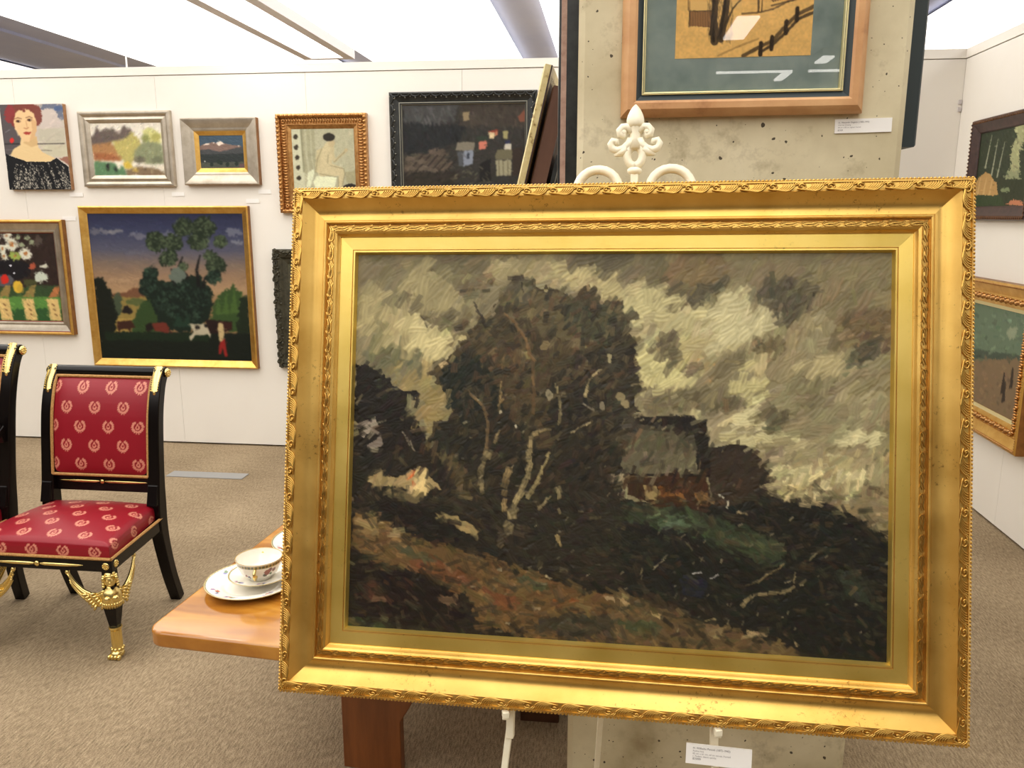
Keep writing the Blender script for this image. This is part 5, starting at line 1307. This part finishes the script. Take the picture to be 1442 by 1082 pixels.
def cup():
    prof = resample([(0, .006), (.030, .008), (.046, .022), (.057, .045), (.0605, .060), (.062, .0605), (.0625, .060), (.0595, .045), (.049, .020), (.034, .006), (.030, .0), (.024, .0), (.022, .003), (0, .003)], .002)
    sp = [(-PI / 2 + .55, .034, .009, (150, 80, 60)), (-PI / 2 + .68, .040, .006, (120, 70, 60)), (-PI / 2 + .45, .026, .006, (90, 90, 70)), (-PI / 2 + .9, .036, .006, (140, 90, 80)), (-PI / 2 + .75, .026, .004, (90, 110, 70)), (-PI / 2 - .4, .02, .005, (90, 90, 120)), (-PI / 2 - .55, .024, .004, (150, 90, 80))]
    peak = max(range(len(prof)), key=lambda i: prof[i][1])
    def c(a, r, z, j):
        a = (a + PI) % (2 * PI) - PI
        if j > peak and .049 < z < .0565: return (96, 98, 72) if math.sin(a * 40) > -.3 else (170, 150, 96)
        if j >= peak - 1 and z >= .059: return (190, 160, 96)
        if j > peak:
            for sa, sz, rr, cc in sp:
                if ((a - sa) * .058) ** 2 + (z - sz) ** 2 < rr * rr: return cc
        return WH
    t = china('tea_cup', 'white porcelain cup with gold handle standing on the saucer', 'cup', (PX + .022, PY + .004, TZ + .0255), prof, 150, c, R(14))
    pts = [(0, -.057, .046), (0, -.068, .049), (0, -.077, .044), (0, -.078, .033), (0, -.070, .024), (0, -.057, .022), (0, -.050, .026)]
    MB().tube(pts, [.0035, .0038, .0042, .0042, .0038, .0035, .0035], 8).build('handle', M['gilt'], t, smooth=80)
    pts = [(0, .057, .046), (0, .068, .049), (0, .077, .044), (0, .078, .033), (0, .070, .024), (0, .057, .022), (0, .050, .026)]
    MB().tube(pts, [.0035, .0038, .0042, .0042, .0038, .0035, .0035], 8).build('handle', M['gilt'], t, smooth=80)
cup()
china('dinner_plate', 'white porcelain plate with floral rim lying flat behind the cup', 'plate', (-.885, 2.262, TZ), plate_prof, 120, plate_colour(.125, .1, spots_ring(.1, 7, .006, 3)))
china('saucer', 'white porcelain saucer with patterned rim on the plate behind the cup', 'saucer', (-.873, 2.266, TZ + .0205), sau, 110, plate_colour(.084, .06, spots_ring(.064, 5, .005, 4)))
tag(MB().prism([(-.035, -.02), (.035, -.02), (.035, .02), (-.035, .02)], 'z', 0, .0012).build('price_slip', M['white_card'], loc=(-1.0, 2.165, TZ), rot=(0, 0, R(20))), 'small white paper slip on the table between the two plates', 'paper')

# ------------------------------------------------------------------ canvases leaning on the table against the column
LEAN = R(13.2)
def leaning(name, label, x0, y0, y1, length, prof, mats, fw, v, pic):
    W = y1 - y0
    return simple(name, label, (x0, (y0 + y1) / 2, TZ), W, length, prof, mats, fw, v, pic, 60, 80, rot=(-LEAN, 0, R(-90)))
p3_ = Pic([(0, 0), (100, 0), (100, 100), (0, 100)], 1.0, (110, 92, 70), 54); p3_.auto(300, 14, 6, lambda x, y: -.4, 9, .8, vary=.15)
leaning('leaning_cream_frame', 'cream and gold edged frame leaning against the stack beside the column', -.492, 2.34, 2.90, 1.435, mm([(0, 0, 1), (0, 4, 0), (0, 20, 0), (6, 24, 0), (30, 20, 0), (40, 12, 1), (40, 0, 1)]), [M['white_gold_edge'], M['dark_wood_frame']], .039, .010, p3_)
leaning('leaning_brown_frame', 'wide dark brown frame leaning behind the cream-edged one', -.436, 2.355, 2.92, 1.375, mm([(0, 0, 1), (0, 8, 0), (0, 40, 0), (10, 45, 0), (50, 36, 0), (60, 20, 1), (60, 0, 1)]), [M['brown_board'], M['brown_board']], .059, .014, p3_)

leaning('leaning_black_frame', 'black frame with a thin pale line at the back of the leaning stack', -.398, 2.36, 2.90, 1.19, mm([(0, 0, 0), (0, 12, 1), (0, 15, 0), (2, 27, 0), (40, 24, 0), (46, 12, 0), (46, 0, 0)]), [M['black_frame'], M['pewter']], .045, .010, p3_)
# ------------------------------------------------------------------ easel of white painted iron
def build_easel():
    n = Vector((.0378, .9728, -.2286)).normalized(); right = Vector((.9992, -.037, .0117)).normalized(); up = right.cross(n).normalized()
    if up.z < 0: up = -up
    o = Vector((.0385, 1.390, 1.597))                # where the centre post passes the upper edge of the picture
    t = empty('display_easel', (.03, 1.15, 0)); tag(t, 'white painted wrought-iron display easel with fleur finial', 'easel')
    base = Vector(t.location)
    def W(x, y, d=0.0): return o + right * x + up * y + n * d - base       # x along the picture, y up it
    iron = M['iron']; rf = tuple(n)
    # centre post with finial
    MB().tube([W(0, -.62, .004), W(0, .020, .004)], .0088, 4, 0, None, 1, rf).build('centre_post', iron, t, bevel=.001)
    fin = empty('finial'); fin.parent = t
    fin_o = None
    bpy.data.objects.remove(fin)
    mb = MB()
    mb.ball(W(0, .024, .004), (.0125, .011, .0075), 12, 8)
    body = mb.build('finial', iron, t, smooth=180)
    def sub(mb, name): return mb.build(name, iron, body, smooth=180)
    # lower ring
    mb = MB(); mb.tube([W(.0125 * math.sin(a), .049 - .0165 * math.cos(a), .004) for a in np.linspace(0, 2 * PI, 21)], [.0070] * 21, 8, 0, None, 1, rf); sub(mb, 'ring')
    mb = MB(); mb.tube([W(0, .060, .004), W(0, .078, .004), W(0, .095, .004), W(0, .101, .004)], [.011, .0088, .011, .013], 10, 0, None, 1.0, rf); sub(mb, 'stem')
    # bud
    mb = MB(); mb.tube([W(0, y, .004) for y in (.096, .101, .108, .116, .124, .130, .1345)], [.012, .0146, .0150, .0130, .0094, .0056, .0016], 12, 0, None, 1, rf); sub(mb, 'bud')
    for s in (-1, 1):
        # upper curl
        P = [(.004, .088), (.012, .0975), (.020, .0965), (.0255, .0905), (.0245, .0845), (.0195, .0825), (.0165, .0855)]
        mb = MB(); mb.tube([W(s * x, y, .003) for x, y in P], [.0076, .0074, .0072, .0070, .0066, .0060, .0052], 8, 0, None, 1, rf); mb.ball(W(s * .0195, .0875, .003),   .0068, 8, 6); sub(mb, 'upper_curl')
        # lower leaf and curl
        P = [(.006, .076), (.0105, .0675), (.019, .0605), (.029, .0580), (.0370, .0615), (.0400, .0690), (.0365, .0745), (.0305, .0735), (.0295, .0680)]
        mb = MB(); mb.tube([W(s * x, y, .003) for x, y in P], [.0076, .0074, .0070, .0066, .0064, .0062, .0060, .0054, .0046], 8, 0, None, 1, rf); sub(mb, 'lower_curl')
        P = [(.014, .0605), (.024, .0540), (.0335, .0500)]
        mb = MB(); mb.tube([W(s * x, y, .003) for x, y in P], [.0078, .0066, .0020], 8, 0, None, 1, rf); sub(mb, 'leaf_tip')
        # hoop and leg
        cx = .0595 * s; rr = .0345
        P = [W(cx - s * rr * math.cos(a) * (1.0), -.006 + .033 * math.sin(a), .004) for a in np.linspace(-.7, PI, 15)]
        mb = MB(); mb.tube(P, [.0078] * len(P), 8, 0, None, 1, rf); mb.build('hoop', iron, t, smooth=180)
    zt = -.006
    def legline(x0, x1): # from hoop down to the floor along the easel plane
        top = W(x0, zt, .004); bot = W(x1, -(1.597) / up.z, .004); return top, bot
    for s, x1 in ((-1, -.262), (1, .187)):
        a, b = legline(s * .094, x1)
        MB().tube([a, b], .0095, 4, 0, None, .8, rf).build('front_leg', iron, t, bevel=.0015)
        # bracket that carries the picture
        f = (1.597 - .735) / 1.597; c = a.lerp(b, f)
        m = MB(); dz = Vector((0, 0, 1))
        m.tube([c + up * .03 - n * .002, c - up * .030 - n * .004], .011, 4, 0, None, .8, rf)
        m.tube([c + up * .028 - n * .004, c + up * .024 - n * .060], .0075, 4, 0, None, 1, (0, 0, 1))
        m.tube([c + up * .024 - n * .060, c + up * .034 - n * .062], .0075, 4)
        m.build('picture_bracket', iron, t, bevel=.001)
    # rear strut
    MB().tube([W(0, -.25, .012), Vector((-.012, 1.72, 0)) - base], .0085, 4, 0, None, 1, (0, 1, 0)).build('rear_leg', iron, t, bevel=.001)
    MB().tube([W(-.13, -.42, .010), W(.12, -.42, .010)], .006, 8, 0, None, 1, rf).build('cross_bar', iron, t)
    return W, n, right, up
build_easel()
text1 = [('H. Wilhelm Paretti (1872-1945)', .010, .0232, .0044, M['ink_dark']), ('Rodna hisa', .010, .0190, .0038, M['ink']), ('82 cm x 61 cm, oil on canvas, framed', .010, .0150, .0038, M['ink']), ('z. Podpis: desno spodaj', .010, .0110, .0038, M['ink']), ('$25000', .010, .0068, .0042, M['ink_dark'])]
card((.187, 1.138, .713), .099, .0305, 'white label card with printed lines fixed to the easel leg', (R(-13), R(.9), R(-2)), text=text1)

# ------------------------------------------------------------------ ebonised empire chairs in red damask
def damask(U, V, base=(138, 15, 32), motif=(206, 132, 112), px=.118, py=.0735, dia=.049, off=(0, 0)):
    """laurel wreath with a lyre inside, in staggered rows; U, V in metres"""
    Vv = (V + off[1]) / py; row = np.floor(Vv); fu = (U + off[0]) / px + .5 * (row % 2); x = (fu - np.floor(fu) - .5) * px / (dia / 2); y = (Vv - row - .5) * py / (dia / 2)
    r = np.hypot(x, y); a = np.arctan2(x, y)                 # a = 0 at the top
    leaf = .80 + .16 * np.abs(np.sin(a * 9))
    ring = (r < leaf + .06) & (r > .60 - .04 * np.sin(a * 18)) & (np.abs(a) > .30)
    tail = (np.abs(np.abs(x) - .16 - .3 * (-y - .9)) < .07) & (y < -.85) & (y > -1.15)
    lyre = ((np.hypot(x / .34, (y + .10) / .36) < 1) & ~((np.hypot(x / .16, (y - .02) / .20) < 1))) | ((np.abs(x) < .10) & (y > .1) & (y < .5)) | ((np.abs(x) < .2 * (1 - (y - .2) * 2)) & (y > .1) & (y < .6))
    m = (ring | tail | lyre)[..., None]
    return np.where(m, lin(motif), lin(base))
def catmull(P, n):
    out = []
    for i in range(len(P) - 1):
        p0, p1, p2, p3 = [np.array(P[max(0, min(len(P) - 1, k))], float) for k in (i - 1, i, i + 1, i + 2)]
        for j in range(n):
            g = j / n; out.append(tuple(.5 * (2 * p1 + (p2 - p0) * g + (2 * p0 - 5 * p1 + 4 * p2 - p3) * g * g + (3 * p1 - p0 - 3 * p2 + p3) * g ** 3)))
    return out + [tuple(P[-1])]
def empire_chair(name, label, loc, hw, top, arms=False, flare=0.0, foot=0.0, fin=0.0, group=None):
    t = place(name, label, 'chair', loc, (0, 0, 0), group)
    bl = M['black_lacquer']; gi = gp = M['gilt']
    k = (top - .44) / (.965 - .44)
    zz = lambda z: z if z < .44 else .44 + (z - .44) * k
    curve = catmull([(.255, 0), (.205, .15), (.170, .33), (.172, .46), (.190, zz(.62)), (.215, zz(.78)), (.250, zz(.89)), (.285, zz(.945))], 5)
    sx = hw - .024
    FX = lambda z: sx + flare * max(0.0, (z - .36) / (top - .36)) - foot * max(0.0, (.36 - z) / .36)
    for s in (-1, 1):
        mb = MB(); n = len(curve); vs = []; fs = []
        for i, (y, z) in enumerate(curve):
            a = curve[max(0, i - 1)]; b = curve[min(n - 1, i + 1)]; d = Vector((0, b[0] - a[0], b[1] - a[1])).normalized(); nn = Vector((0, d.z, -d.y))
            f = z / top; w = .021 + .004 * math.sin(PI * f); th = .020 + .007 * math.exp(-((z - .40) / .12) ** 2)
            for u, v in ((-1, -1), (1, -1), (1, 1), (-1, 1)):
                vs.append(Vector((s * FX(z) + u * w, y, z)) + nn * v * th)
        for i in range(n - 1):
            for j in range(4): fs.append((i * 4 + j, i * 4 + (j + 1) % 4, i * 4 + 4 + (j + 1) % 4, i * 4 + 4 + j))
        fs += [(3, 2, 1, 0), (n * 4 - 4, n * 4 - 3, n * 4 - 2, n * 4 - 1)]
        mb.add(vs, fs); st = mb.build('back_stile', bl, t, bevel=.004, smooth=40)
        MB().prism([(.128, .440), (.160, .440), (.176, .520), (.150, .520), (.142, .490)], 'x', s * FX(.48) - .021, s * FX(.48) + .021).build('stile_block', bl, st, bevel=.004)
        # gilt leaf strap over the top of the stile, rosette on the scroll end
        mb = MB(); pts = [(y - .0215, z + .004) for y, z in curve if z > zz(.865)]; pts.append((.272, zz(.966)))
        n2 = len(pts)
        for i in range(n2 - 1):
            (y0, z0), (y1, z1) = pts[i], pts[i + 1]; w0 = .013 + .003 * i / n2; w1 = .013 + .003 * (i + 1) / n2
            mb.tube([(s * FX(z0), y0, z0), (s * FX(z1), y1, z1)], [w0, w1], 8, 0, None, .35, (1, 0, 0))
            for q in (-1, 1):
                for g in (.2, .7): mb.ball((s * FX(z0) + q * (w0 + .001), y0 + (y1 - y0) * g - .002, z0 + (z1 - z0) * g), .0028, 6, 4)
        mb.ball((s * FX(pts[0][1]), pts[0][0], pts[0][1] - .006), (.007, .005, .010), 8, 6)
        mb.build('gilt_strap', gp, st, smooth=60)
        mb = MB(); Rx = Matrix.Translation((s * (hw + .004 + flare), .283, zz(.940))) @ Matrix.Rotation(s * PI / 2, 4, 'Y')
        mb.lathe([(0, .006), (.005, .0055), (.006, .003), (.011, .0045), (.0165, .003), (.018, 0), (.018, -.004)], 16, 0, Rx)
        for i in range(8): mb.ball((.0105 * math.cos(i * PI / 4), .0105 * math.sin(i * PI / 4), .004), .0034, 6, 4, 0, Rx)
        mb.build('rosette', gp, st, smooth=60)
    # rolled crest rail
    mb = MB(); mb.tube([(-hw - flare + .003, .280, zz(.940)), (hw + flare - .003, .280, zz(.940))], .023, 16, 0, None, 1, (0, 0, 1)); mb.build('crest_rail', bl, t, smooth=60)
    MB().span((-sx, .178, .478), (sx, .212, .540)).build('cross_rail', bl, t, bevel=.003)
    mb = MB()
    for s in (-1, 1): mb.tube([(s * .012, .174, .520), (s * .03, .1725, .520), (s * .10, .1725, .520), (s * .165, .1735, .520), (s * .185, .175, .520)], [.0035, .006, .0062, .004, .0008], 8, 0, None, .7, (0, 0, 1))
    mb.ball((0, .173, .520), (.010, .006, .010), 10, 8); mb.build('gilt_spindle', gp, t, smooth=80)
    # upholstered back
    def backy(z): return np.interp(z, [c[1] for c in curve], [c[0] for c in curve])
    bw = sx - .022; z0, z1 = .548, zz(.925); nu = int(2 * bw / .0028); nv = int((z1 - z0) / .0028)
    U, V = np.meshgrid(np.linspace(-1, 1, nu), np.linspace(0, 1, nv)); P = np.zeros((nv, nu, 3)); BW = bw + flare * (z0 + (z1 - z0) * V - .36) / (top - .36); P[..., 0] = U * BW; Z = z0 + (z1 - z0) * V; P[..., 2] = Z
    puff = .018 * (1 - U ** 6) * (1 - (2 * V - 1) ** 6) - .006
    P[..., 1] = backy(Z) - .016 - puff
    put('back_cushion', grid_mesh('back_cushion', P, M['satin'], damask(P[..., 0], Z, off=(.133, .030)), True), t)
    bz = lambda z: bw + flare * (z - .36) / (top - .36)
    mb = MB(); n = 14
    for i in range(n):
        za, zb = z0 + (z1 - z0) * i / n, z0 + (z1 - z0) * (i + 1) / n
        mb.add([(-bz(za), backy(za) - .012, za), (bz(za), backy(za) - .012, za), (bz(zb), backy(zb) - .012, zb), (-bz(zb), backy(zb) - .012, zb), (-bz(za), backy(za) + .014, za), (bz(za), backy(za) + .014, za), (bz(zb), backy(zb) + .014, zb), (-bz(zb), backy(zb) + .014, zb)], [(0, 1, 2, 3), (7, 6, 5, 4), (0, 3, 7, 4), (1, 5, 6, 2)])
    mb.build('back_board', bl, t)
    mb = MB()
    edge = [(x, z) for x, z in [(-bz(z0), z0), (bz(z0), z0), (bz(z1), z1), (-bz(z1), z1)]]
    for (xa, za), (xb, zb) in zip(edge, edge[1:] + edge[:1]):
        m_ = 14; mb.tube([(xa + (xb - xa) * i / m_, float(backy(za + (zb - za) * i / m_)) - .0165, za + (zb - za) * i / m_) for i in range(m_ + 1)], .0062, 6, 0, None, 1, (0, 1, 0))
    mb.build('gimp_braid', M['gimp'], t, smooth=60)
    # seat: rails, cushion
    fw, rw, yf, yr = hw + .030 - fin, hw - .022, -.228, .185
    poly = [(-fw, yf), (fw, yf), (rw + .014, yr), (-rw - .014, yr)]
    MB().prism(poly, 'z', .333, .380).build('seat_rail', bl, t, bevel=.004)
    def seatgrid(nu, nv):
        # cap with rolled sides
        a = np.linspace(-1, 1, nu); b = np.linspace(-1, 1, nv); A, B = np.meshgrid(a, b)
        ca = np.clip(np.abs(A) * 1.22 - .22, 0, None) * 0
        return A, B
    nu, nv = 200, 190
    A, B = np.meshgrid(np.linspace(-1.16, 1.16, nu), np.linspace(-1.16, 1.16, nv))
    ca, cb = np.clip(A, -1, 1), np.clip(B, -1, 1); drop = np.maximum(np.maximum(np.abs(A), np.abs(B)) - 1, 0) / .16
    hwid = (fw - .004) + ((rw - .004) - (fw - .004)) * (cb + 1) / 2
    crown = .436 + .034 * (1 - ca ** 2 * .9) * (1 - cb ** 2 * .9)
    edge_r = .985 + .015 * np.minimum(drop * 3, 1)
    e = np.maximum(np.abs(ca), np.abs(cb)); crown = crown - .010 * np.clip((e - .9) / .1, 0, 1) ** 2
    P = np.zeros((nv, nu, 3)); P[..., 0] = ca * hwid * edge_r; P[..., 1] = (yf + .004) + ((yr - .004) - (yf + .004)) * (cb * edge_r + 1) / 2
    P[..., 2] = crown - drop * (crown - .382)
    fu = A * hwid; fv = B * (yr - yf) / 2
    sideu = np.where(np.abs(A) > 1, np.sign(A) * (hwid + (np.abs(A) - 1) / .16 * .055), ca * hwid); sidev = np.where(np.abs(B) > 1, np.sign(B) * ((yr - yf) / 2 + (np.abs(B) - 1) / .16 * .055), cb * (yr - yf) / 2)
    put('seat_cushion', grid_mesh('seat_cushion', P, M['satin'], damask(sideu, sidev, off=(.020, .0503)), True), t)
    mb = MB()
    q = [(x * 1.004, y + (-.001 if y < 0 else .001)) for x, y in poly]
    for (xa, ya), (xb, yb) in zip(q, q[1:] + q[:1]): mb.tube([(xa, ya, .383), (xb, yb, .383)], .0055, 6, 0, None, 1, (0, 0, 1))
    mb.build('gimp_braid', M['gimp'], t)
    mb = MB()
    for s in (-1, 1): mb.tube([(s * .012, yf - .002, .356), (s * .03, yf - .003, .356), (s * .10, yf - .003, .356), (s * .15, yf - .002, .356), (s * .170, yf, .356)], [.0035, .0065, .0065, .004, .0008], 8, 0, None, .7, (0, 0, 1))
    mb.ball((0, yf - .003, .356), (.010, .006, .010), 10, 8); mb.build('gilt_spindle', gp, t, smooth=80)
    for s in (-1, 1):
        mb = MB()
        for Mx in (Matrix.Translation((s * (fw - .022), yf, .356)) @ Matrix.Rotation(PI / 2, 4, 'X'), Matrix.Translation((s * (fw + (rw - fw) * .06), yf + .03, .356)) @ Matrix.Rotation(s * PI / 2, 4, 'Y')):
            mb.lathe([(0, .004), (.004, .004), (.005, .002), (.009, .0035), (.013, .002), (.014, -.002)], 14, 0, Mx)
            for i in range(7): mb.ball((.0088 * math.cos(i * PI / 3.5), .0088 * math.sin(i * PI / 3.5), .003), .0028, 6, 4, 0, Mx)
        mb.build('rosette', gi, t, smooth=60)
        # front leg: black taper with gilt sphinx, fluted shaft and paw
        lx, ly = s * (fw - .026), yf + .024
        mb = MB(); mb.lathe([(.0185, .112), (.0205, .125), (.030, .180), (.034, .205), (.030, .215), (.026, .335)], 4, 0, Matrix.Translation((lx, ly, 0)) @ Matrix.Rotation(PI / 4, 4, 'Z'))
        for v in range(0): pass
        leg = mb.build('front_leg', bl, t, bevel=.002)
        mb = MB(); prof = [(.022, .120), (.023, .114), (.0165, .108), (.0155, .075), (.0170, .045), (.0205, .036), (.018, .030)]
        mb.lathe(prof, 20, 0, Matrix.Translation((lx, ly, 0)))
        for i in range(10): a = 2 * PI * i / 10; mb.tube([(lx + .0158 * math.cos(a), ly + .0158 * math.sin(a), .106), (lx + .0160 * math.cos(a), ly + .0160 * math.sin(a), .046)], .0028, 6)
        mb.build('fluted_shaft', gi, leg, smooth=50)
        mb = MB(); mb.ball((lx, ly - .004, .017), (.024, .026, .017), 12, 8)
        for i in range(4): mb.ball((lx + (-.018 + .012 * i), ly - .024, .010), (.0066, .011, .010), 8, 6)
        for i in range(9): a = 2 * PI * i / 9; mb.ball((lx + .019 * math.cos(a), ly + .019 * math.sin(a), .034), (.006, .006, .007), 7, 5)
        mb.build('paw_foot', gi, leg, smooth=180)
        # sphinx bust: faces outward at the corner
        d = Vector((s * .5, -.86, 0)).normalized(); sd = Vector((-d.y, d.x, 0)); cxy = Vector((lx, ly, 0)) + d * .010
        Mf = Matrix.Identity(4)
        for i in range(3): Mf[i][0], Mf[i][1], Mf[i][2] = sd[i], -d[i], (0, 0, 1)[i]
        Mf = Matrix.Translation(cxy) @ Mf
        mb = MB()
        mb.lathe([(.014, .200), (.030, .204), (.034, .222), (.033, .245), (.026, .262), (.015, .272), (.014, .284)], 16, 0, Mf, (0, 0, 0), .85)
        for q in (-1, 1): mb.ball((q * .013, -.024, .238), (.012, .011, .012), 10, 7, 0, Mf)
        for i in range(11): a = PI * (i + .5) / 11; mb.tube([(.032 * math.cos(a), -.028 * math.sin(a), .222), (.028 * math.cos(a), -.026 * math.sin(a), .202)], [.004, .003], 6, 0, Mf)
        mb.ball((0, -.006, .302), (.0195, .0215, .026), 14, 10, 0, Mf)
        mb.ball((0, -.027, .298), (.0035, .0055, .006), 8, 6, 0, Mf)                      # nose
        mb.ball((0, -.024, .2885), (.006, .004, .0026), 8, 5, 0, Mf)                      # mouth
        for q in (-1, 1):
            mb.ball((q * .0075, -.024, .3045), (.0042, .0030, .0026), 8, 5, 0, Mf)        # eye
            mb.tube([(q * .003, -.0258, .3095), (q * .008, -.0258, .3108), (q * .013, -.022, .3085)], .0015, 5, 0, Mf)
            for i in range(5): mb.ball((q * (.0185 + .001 * i), -.006 + .002 * i, .318 - .010 * i), (.0072, .010, .0065), 8, 6, 0, Mf)   # side curls
            mb.ball((q * .021, -.018, .312), (.006, .006, .008), 8, 6, 0, Mf)
        mb.tube([(-.019, -.012, .316), (-.010, -.022, .321), (0, -.025, .3225), (.010, -.022, .321), (.019, -.012, .316)], .0038, 7, 0, Mf)
        mb.ball((0, .002, .322), (.019, .019, .012), 12, 8, 0, Mf)
        mb.build('sphinx_bust', gi, leg, smooth=180)
        # wings: one along the front rail, one along the side rail
        for kind in (0, 1):
            out = Vector((-s, 0, 0)) if kind == 0 else Vector((-s * .10, 1, 0)).normalized()
            face = Vector((0, -1, 0)) if kind == 0 else Vector((s, 0, 0))
            root = Vector((lx, ly, 0)) + face * .016
            mb = MB()
            for i in range(7):                        # long pinions curving up to the rail
                f = i / 6
                P = [(.014, .262 - .050 * f), (.050 + .004 * f, .246 - .044 * f), (.090 + .002 * f, .258 - .034 * f), (.124 - .002 * f, .288 - .032 * f), (.147 - .010 * f, .328 - .048 * f)]
                pts = catmull(P, 3)
                mb.tube([root + out * x + Vector((0, 0, z)) + face * (.003 * math.sin(i * 1.7)) for x, z in pts], [.0078 * (1 - .5 * j / (len(pts) - 1)) for j in range(len(pts))], 7, 0, None, .7, tuple(face))
            for rowi, (r0, cnt) in enumerate(((.030, 6), (.058, 6))):      # short coverts hanging below
                for i in range(cnt):
                    f = i / (cnt - 1); x = r0 - .012 + .030 * f; z = .252 - .040 * (1 - f) - .004 * rowi
                    a = -1.1 + .9 * f
                    mb.tube([root + out * x + Vector((0, 0, z)) + face * .006, root + out * (x + .014 * math.cos(a)) + Vector((0, 0, z + .014 * math.sin(a))) + face * .008, root + out * (x + .026 * math.cos(a)) + Vector((0, 0, z + .026 * math.sin(a))) + face * .004], [.0066, .0076, .0030], 7, 0, None, .7, tuple(face))
            tip = root + out * .147 + Vector((0, 0, .326)); mb.ball(tip + Vector((0, 0, -.002)), (.008, .008, .010), 8, 6)
            mb.build('wing', gi, leg, smooth=180)
        if arms:
            ax = s * FX(zz(.66))
            P = catmull([(.178, zz(.70)), (.12, zz(.672)), (.04, zz(.640)), (-.05, zz(.618)), (-.13, zz(.610)), (-.185, zz(.600)), (-.200, zz(.575))], 4)
            mb = MB(); mb.tube([(ax, y, z) for y, z in P], [.023 - .004 * math.sin(PI * i / (len(P) - 1)) for i in range(len(P))], 4, 0, None, .85, (1, 0, 0)); arm = mb.build('arm', bl, t, bevel=.004, smooth=40)
            mb = MB(); mb.tube([(ax, .176, zz(.655)), (ax, .150, zz(.72)), (ax, .160, zz(.735))], [.020, .018, .010], 4, 0, None, 1, (1, 0, 0)); mb.build('arm_block', bl, arm, bevel=.003)
            P = catmull([(-.19, zz(.585)), (-.165, .50), (-.185, .43), (-.205, .375)], 4)
            mb = MB(); mb.tube([(ax + s * .012 * i / len(P), y, z) for i, (y, z) in enumerate(P)], .019, 4, 0, None, .9, (1, 0, 0)); mb.build('arm_support', bl, arm, bevel=.003)
    return t
empire_chair('side_chair', 'black and gilt side chair in red wreath damask with winged sphinx front legs, without arms', (-1.957, 2.66, 0), .246, .965)
empire_chair('armchair', 'taller black and gilt armchair in red wreath damask beside the armless chair', (-2.560, 2.585, 0), .268, 1.06, True, .035, .055, .065)
